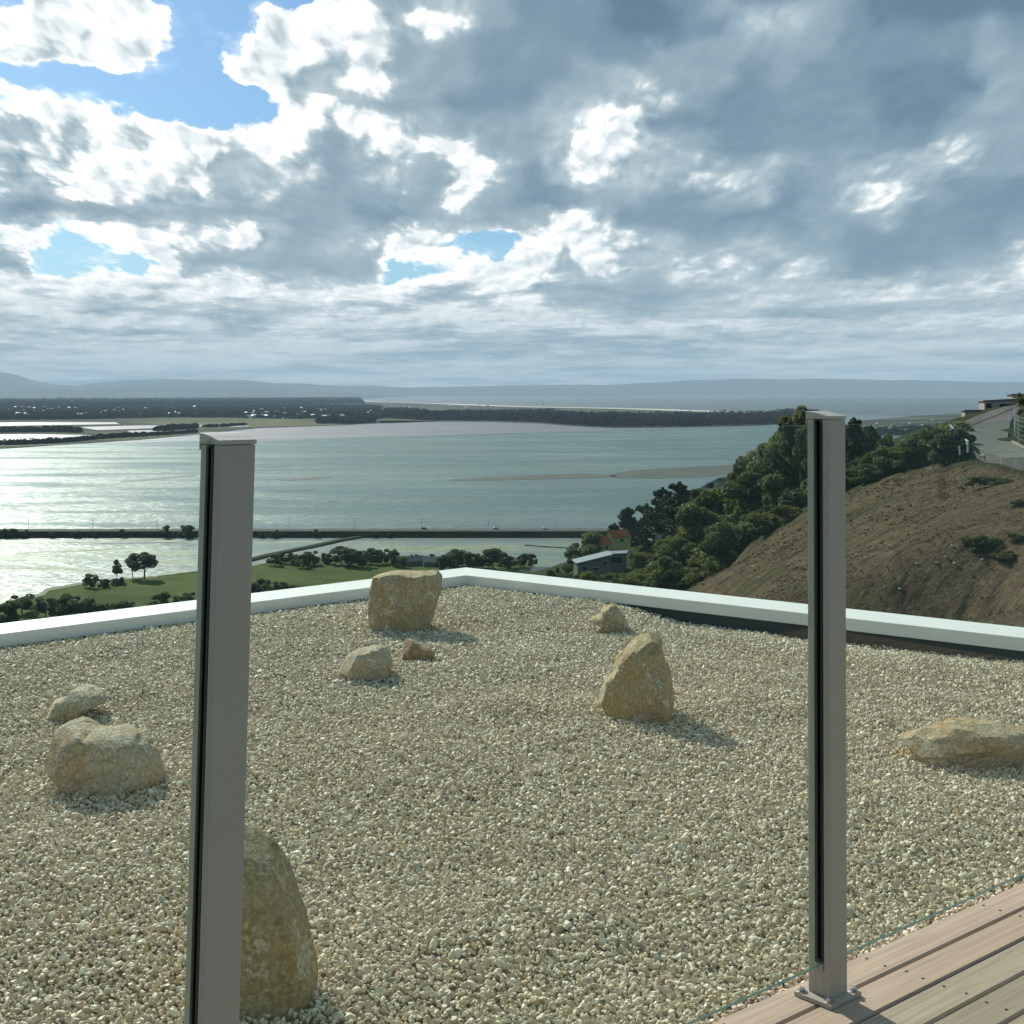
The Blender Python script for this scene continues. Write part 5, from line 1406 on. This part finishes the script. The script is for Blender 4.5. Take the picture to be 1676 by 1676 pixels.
far_wood('line of dark trees on the near bank of the ponds', [(-80, 737), (0, 731.5), (60, 728), (110, 725), (170, 719), (240, 715), (300, 711), (322, 709)], 120, 9, 620, 3, 6.5, 1.8, per=36)
far_wood('dark belt of trees between the two rows of ponds', [(-60, 711), (0, 709), (80, 708), (130, 709)], 200, 13, 520, 4, 7.5, 2.1, per=36)
far_wood('dark trees at the end of the ponds', [(255, 707), (290, 704), (322, 702)], 140, 14, 240, 5, 7.5, 2.1, per=36)
far_wood('small dark trees on the marsh beside the ponds', [(335, 701), (360, 700), (400, 697)], 90, 9, 110, 6, 7, 2.6)
far_wood('town trees on the plain beyond the estuary', [(0, 688), (120, 687), (260, 684), (380, 684), (480, 686), (620, 686)], 5200, 13, 3200, 7, 26, 9.0, per=16)
far_wood('dark shelter belts on the plain under the far hills', [(-80, 668), (150, 667), (350, 665), (520, 662), (585, 661)], 9000, 22, 2200, 8, 70, 22.0, per=14)
far_wood('trees along the low shore beyond the ridge', [(1396, 711), (1440, 713), (1490, 712), (1560, 708), (1700, 704)], 700, 8, 520, 9, 8, 3.2)

# far houses: small pale specks on the plain, individually placed
def far_house(i):
    t = bpy.data.objects.new('far_house', None); t['category'] = 'house'
    m = MB().box((0, 0, 1.6), (13, 9, 3.2)); r = MB().prism([(-5, 3.2), (5, 3.2), (0, 5.6)], -7, 7, Matrix.Rotation(math.pi / 2, 4, 'Z') @ Matrix.Rotation(math.pi / 2, 4, 'X'))
    for nm, mb_, mt in (('wall', m, M['wall_pale']), ('roof', r, M[('roof_white', 'roof_grey', 'roof_orange')[i]])):
        me = bpy.data.meshes.new('far_house_' + nm); me.from_pydata([tuple(p) for p in mb_.v], [], mb_.f); me.materials.append(mt); o = bpy.data.objects.new(nm, me); o.parent = t
    return t
FH = [far_house(i) for i in range(3)]
rr_ = random.Random(300)
def specks(n, x0, x1, y0, y1, label, group, s0=1.0, s1=1.6):
    for i in range(n):
        px, py = rr_.uniform(x0, x1), rr_.uniform(y0, y1); q = sea_pt(px, py)
        s = rr_.uniform(s0, s1) * 0.72
        copy_thing(rr_.choice(FH[:2] + FH[:1] + [FH[2]] * (i % 5 == 0)), (q.x, q.y, SEA + 2.0 + 6.5 * (rr_.random() < 0.7)), rr_.uniform(0, 3.1), (s, s, s * 0.9), label, group)
specks(60, 10, 330, 668, 684, 'tiny pale house on the plain beyond the ponds', 'houses on the plain beyond the ponds', 1.5, 2.4)
specks(75, 400, 640, 668, 686, 'tiny pale house in the town at the head of the estuary', 'town houses at the head of the estuary', 1.2, 2.2)
specks(26, 560, 900, 664, 671, 'tiny pale house behind the pine wood near the beach', 'houses between the pine wood and the beach', 1.2, 2.0)
specks(24, 1420, 1560, 692, 710, 'tiny pale house on the low shore beyond the ridge', 'houses on the low shore beyond the ridge', 0.7, 1.0)
# ------------------------------------------------------------------ air: one closed box of thin haze
def haze():
    m = bpy.data.materials.new('haze_air'); m.use_nodes = True; nt = m.node_tree; nt.nodes.clear()
    v = nt.nodes.new('ShaderNodeVolumePrincipled'); o = nt.nodes.new('ShaderNodeOutputMaterial')
    v.inputs['Color'].default_value = (0.60, 0.83, 1.0, 1); v.inputs['Density'].default_value = HAZE_D; v.inputs['Anisotropy'].default_value = 0.0
    nt.links.new(v.outputs[0], o.inputs['Volume'])
    top = 1150.0
    for ob in bpy.data.objects:
        if ob.type == 'MESH' and ob.name.startswith('hills'): top = max(v_.co.z for v_ in ob.data.vertices) + 15 if top == 1150.0 else max(top, max(v_.co.z for v_ in ob.data.vertices) + 15)
    zmin = -112.0
    for ob in bpy.data.objects:
        if ob.type == 'MESH' and ob.name == 'hillside': zmin = min(v_.co.z for v_ in ob.data.vertices) - 1.0
    R = 50500.0
    b = MB().box((0, 23000, (zmin + top) / 2), (2 * R, 54000, top - zmin)).build('haze', m)
    tag(b, kind='stuff'); b['label'] = 'thin pale blue haze in the air over the water and plain'; b['category'] = 'haze'
HAZE_D = 2.8e-5
haze()
# ------------------------------------------------------------------ sun and render settings
sun_d = bpy.data.lights.new('sun', 'SUN'); sun = bpy.data.objects.new('sun', sun_d); COL.objects.link(sun)
sun_d.energy = 5.0; sun_d.angle = math.radians(0.6); sun_d.color = (1.0, 0.95, 0.865)
sun.rotation_euler = SUN_DIR.to_track_quat('Z', 'Y').to_euler()
sun.location = (0, 0, 30)
SC.view_settings.view_transform = 'Standard'
SC.view_settings.look = 'None'
SC.view_settings.exposure = 0.2
SC.view_settings.gamma = 1.0
SC.cycles.use_denoising = True
SC.cycles.max_bounces = 8
SC.cycles.transparent_max_bounces = 24
SC.cycles.sample_clamp_indirect = 6.0
SC.render.film_transparent = False
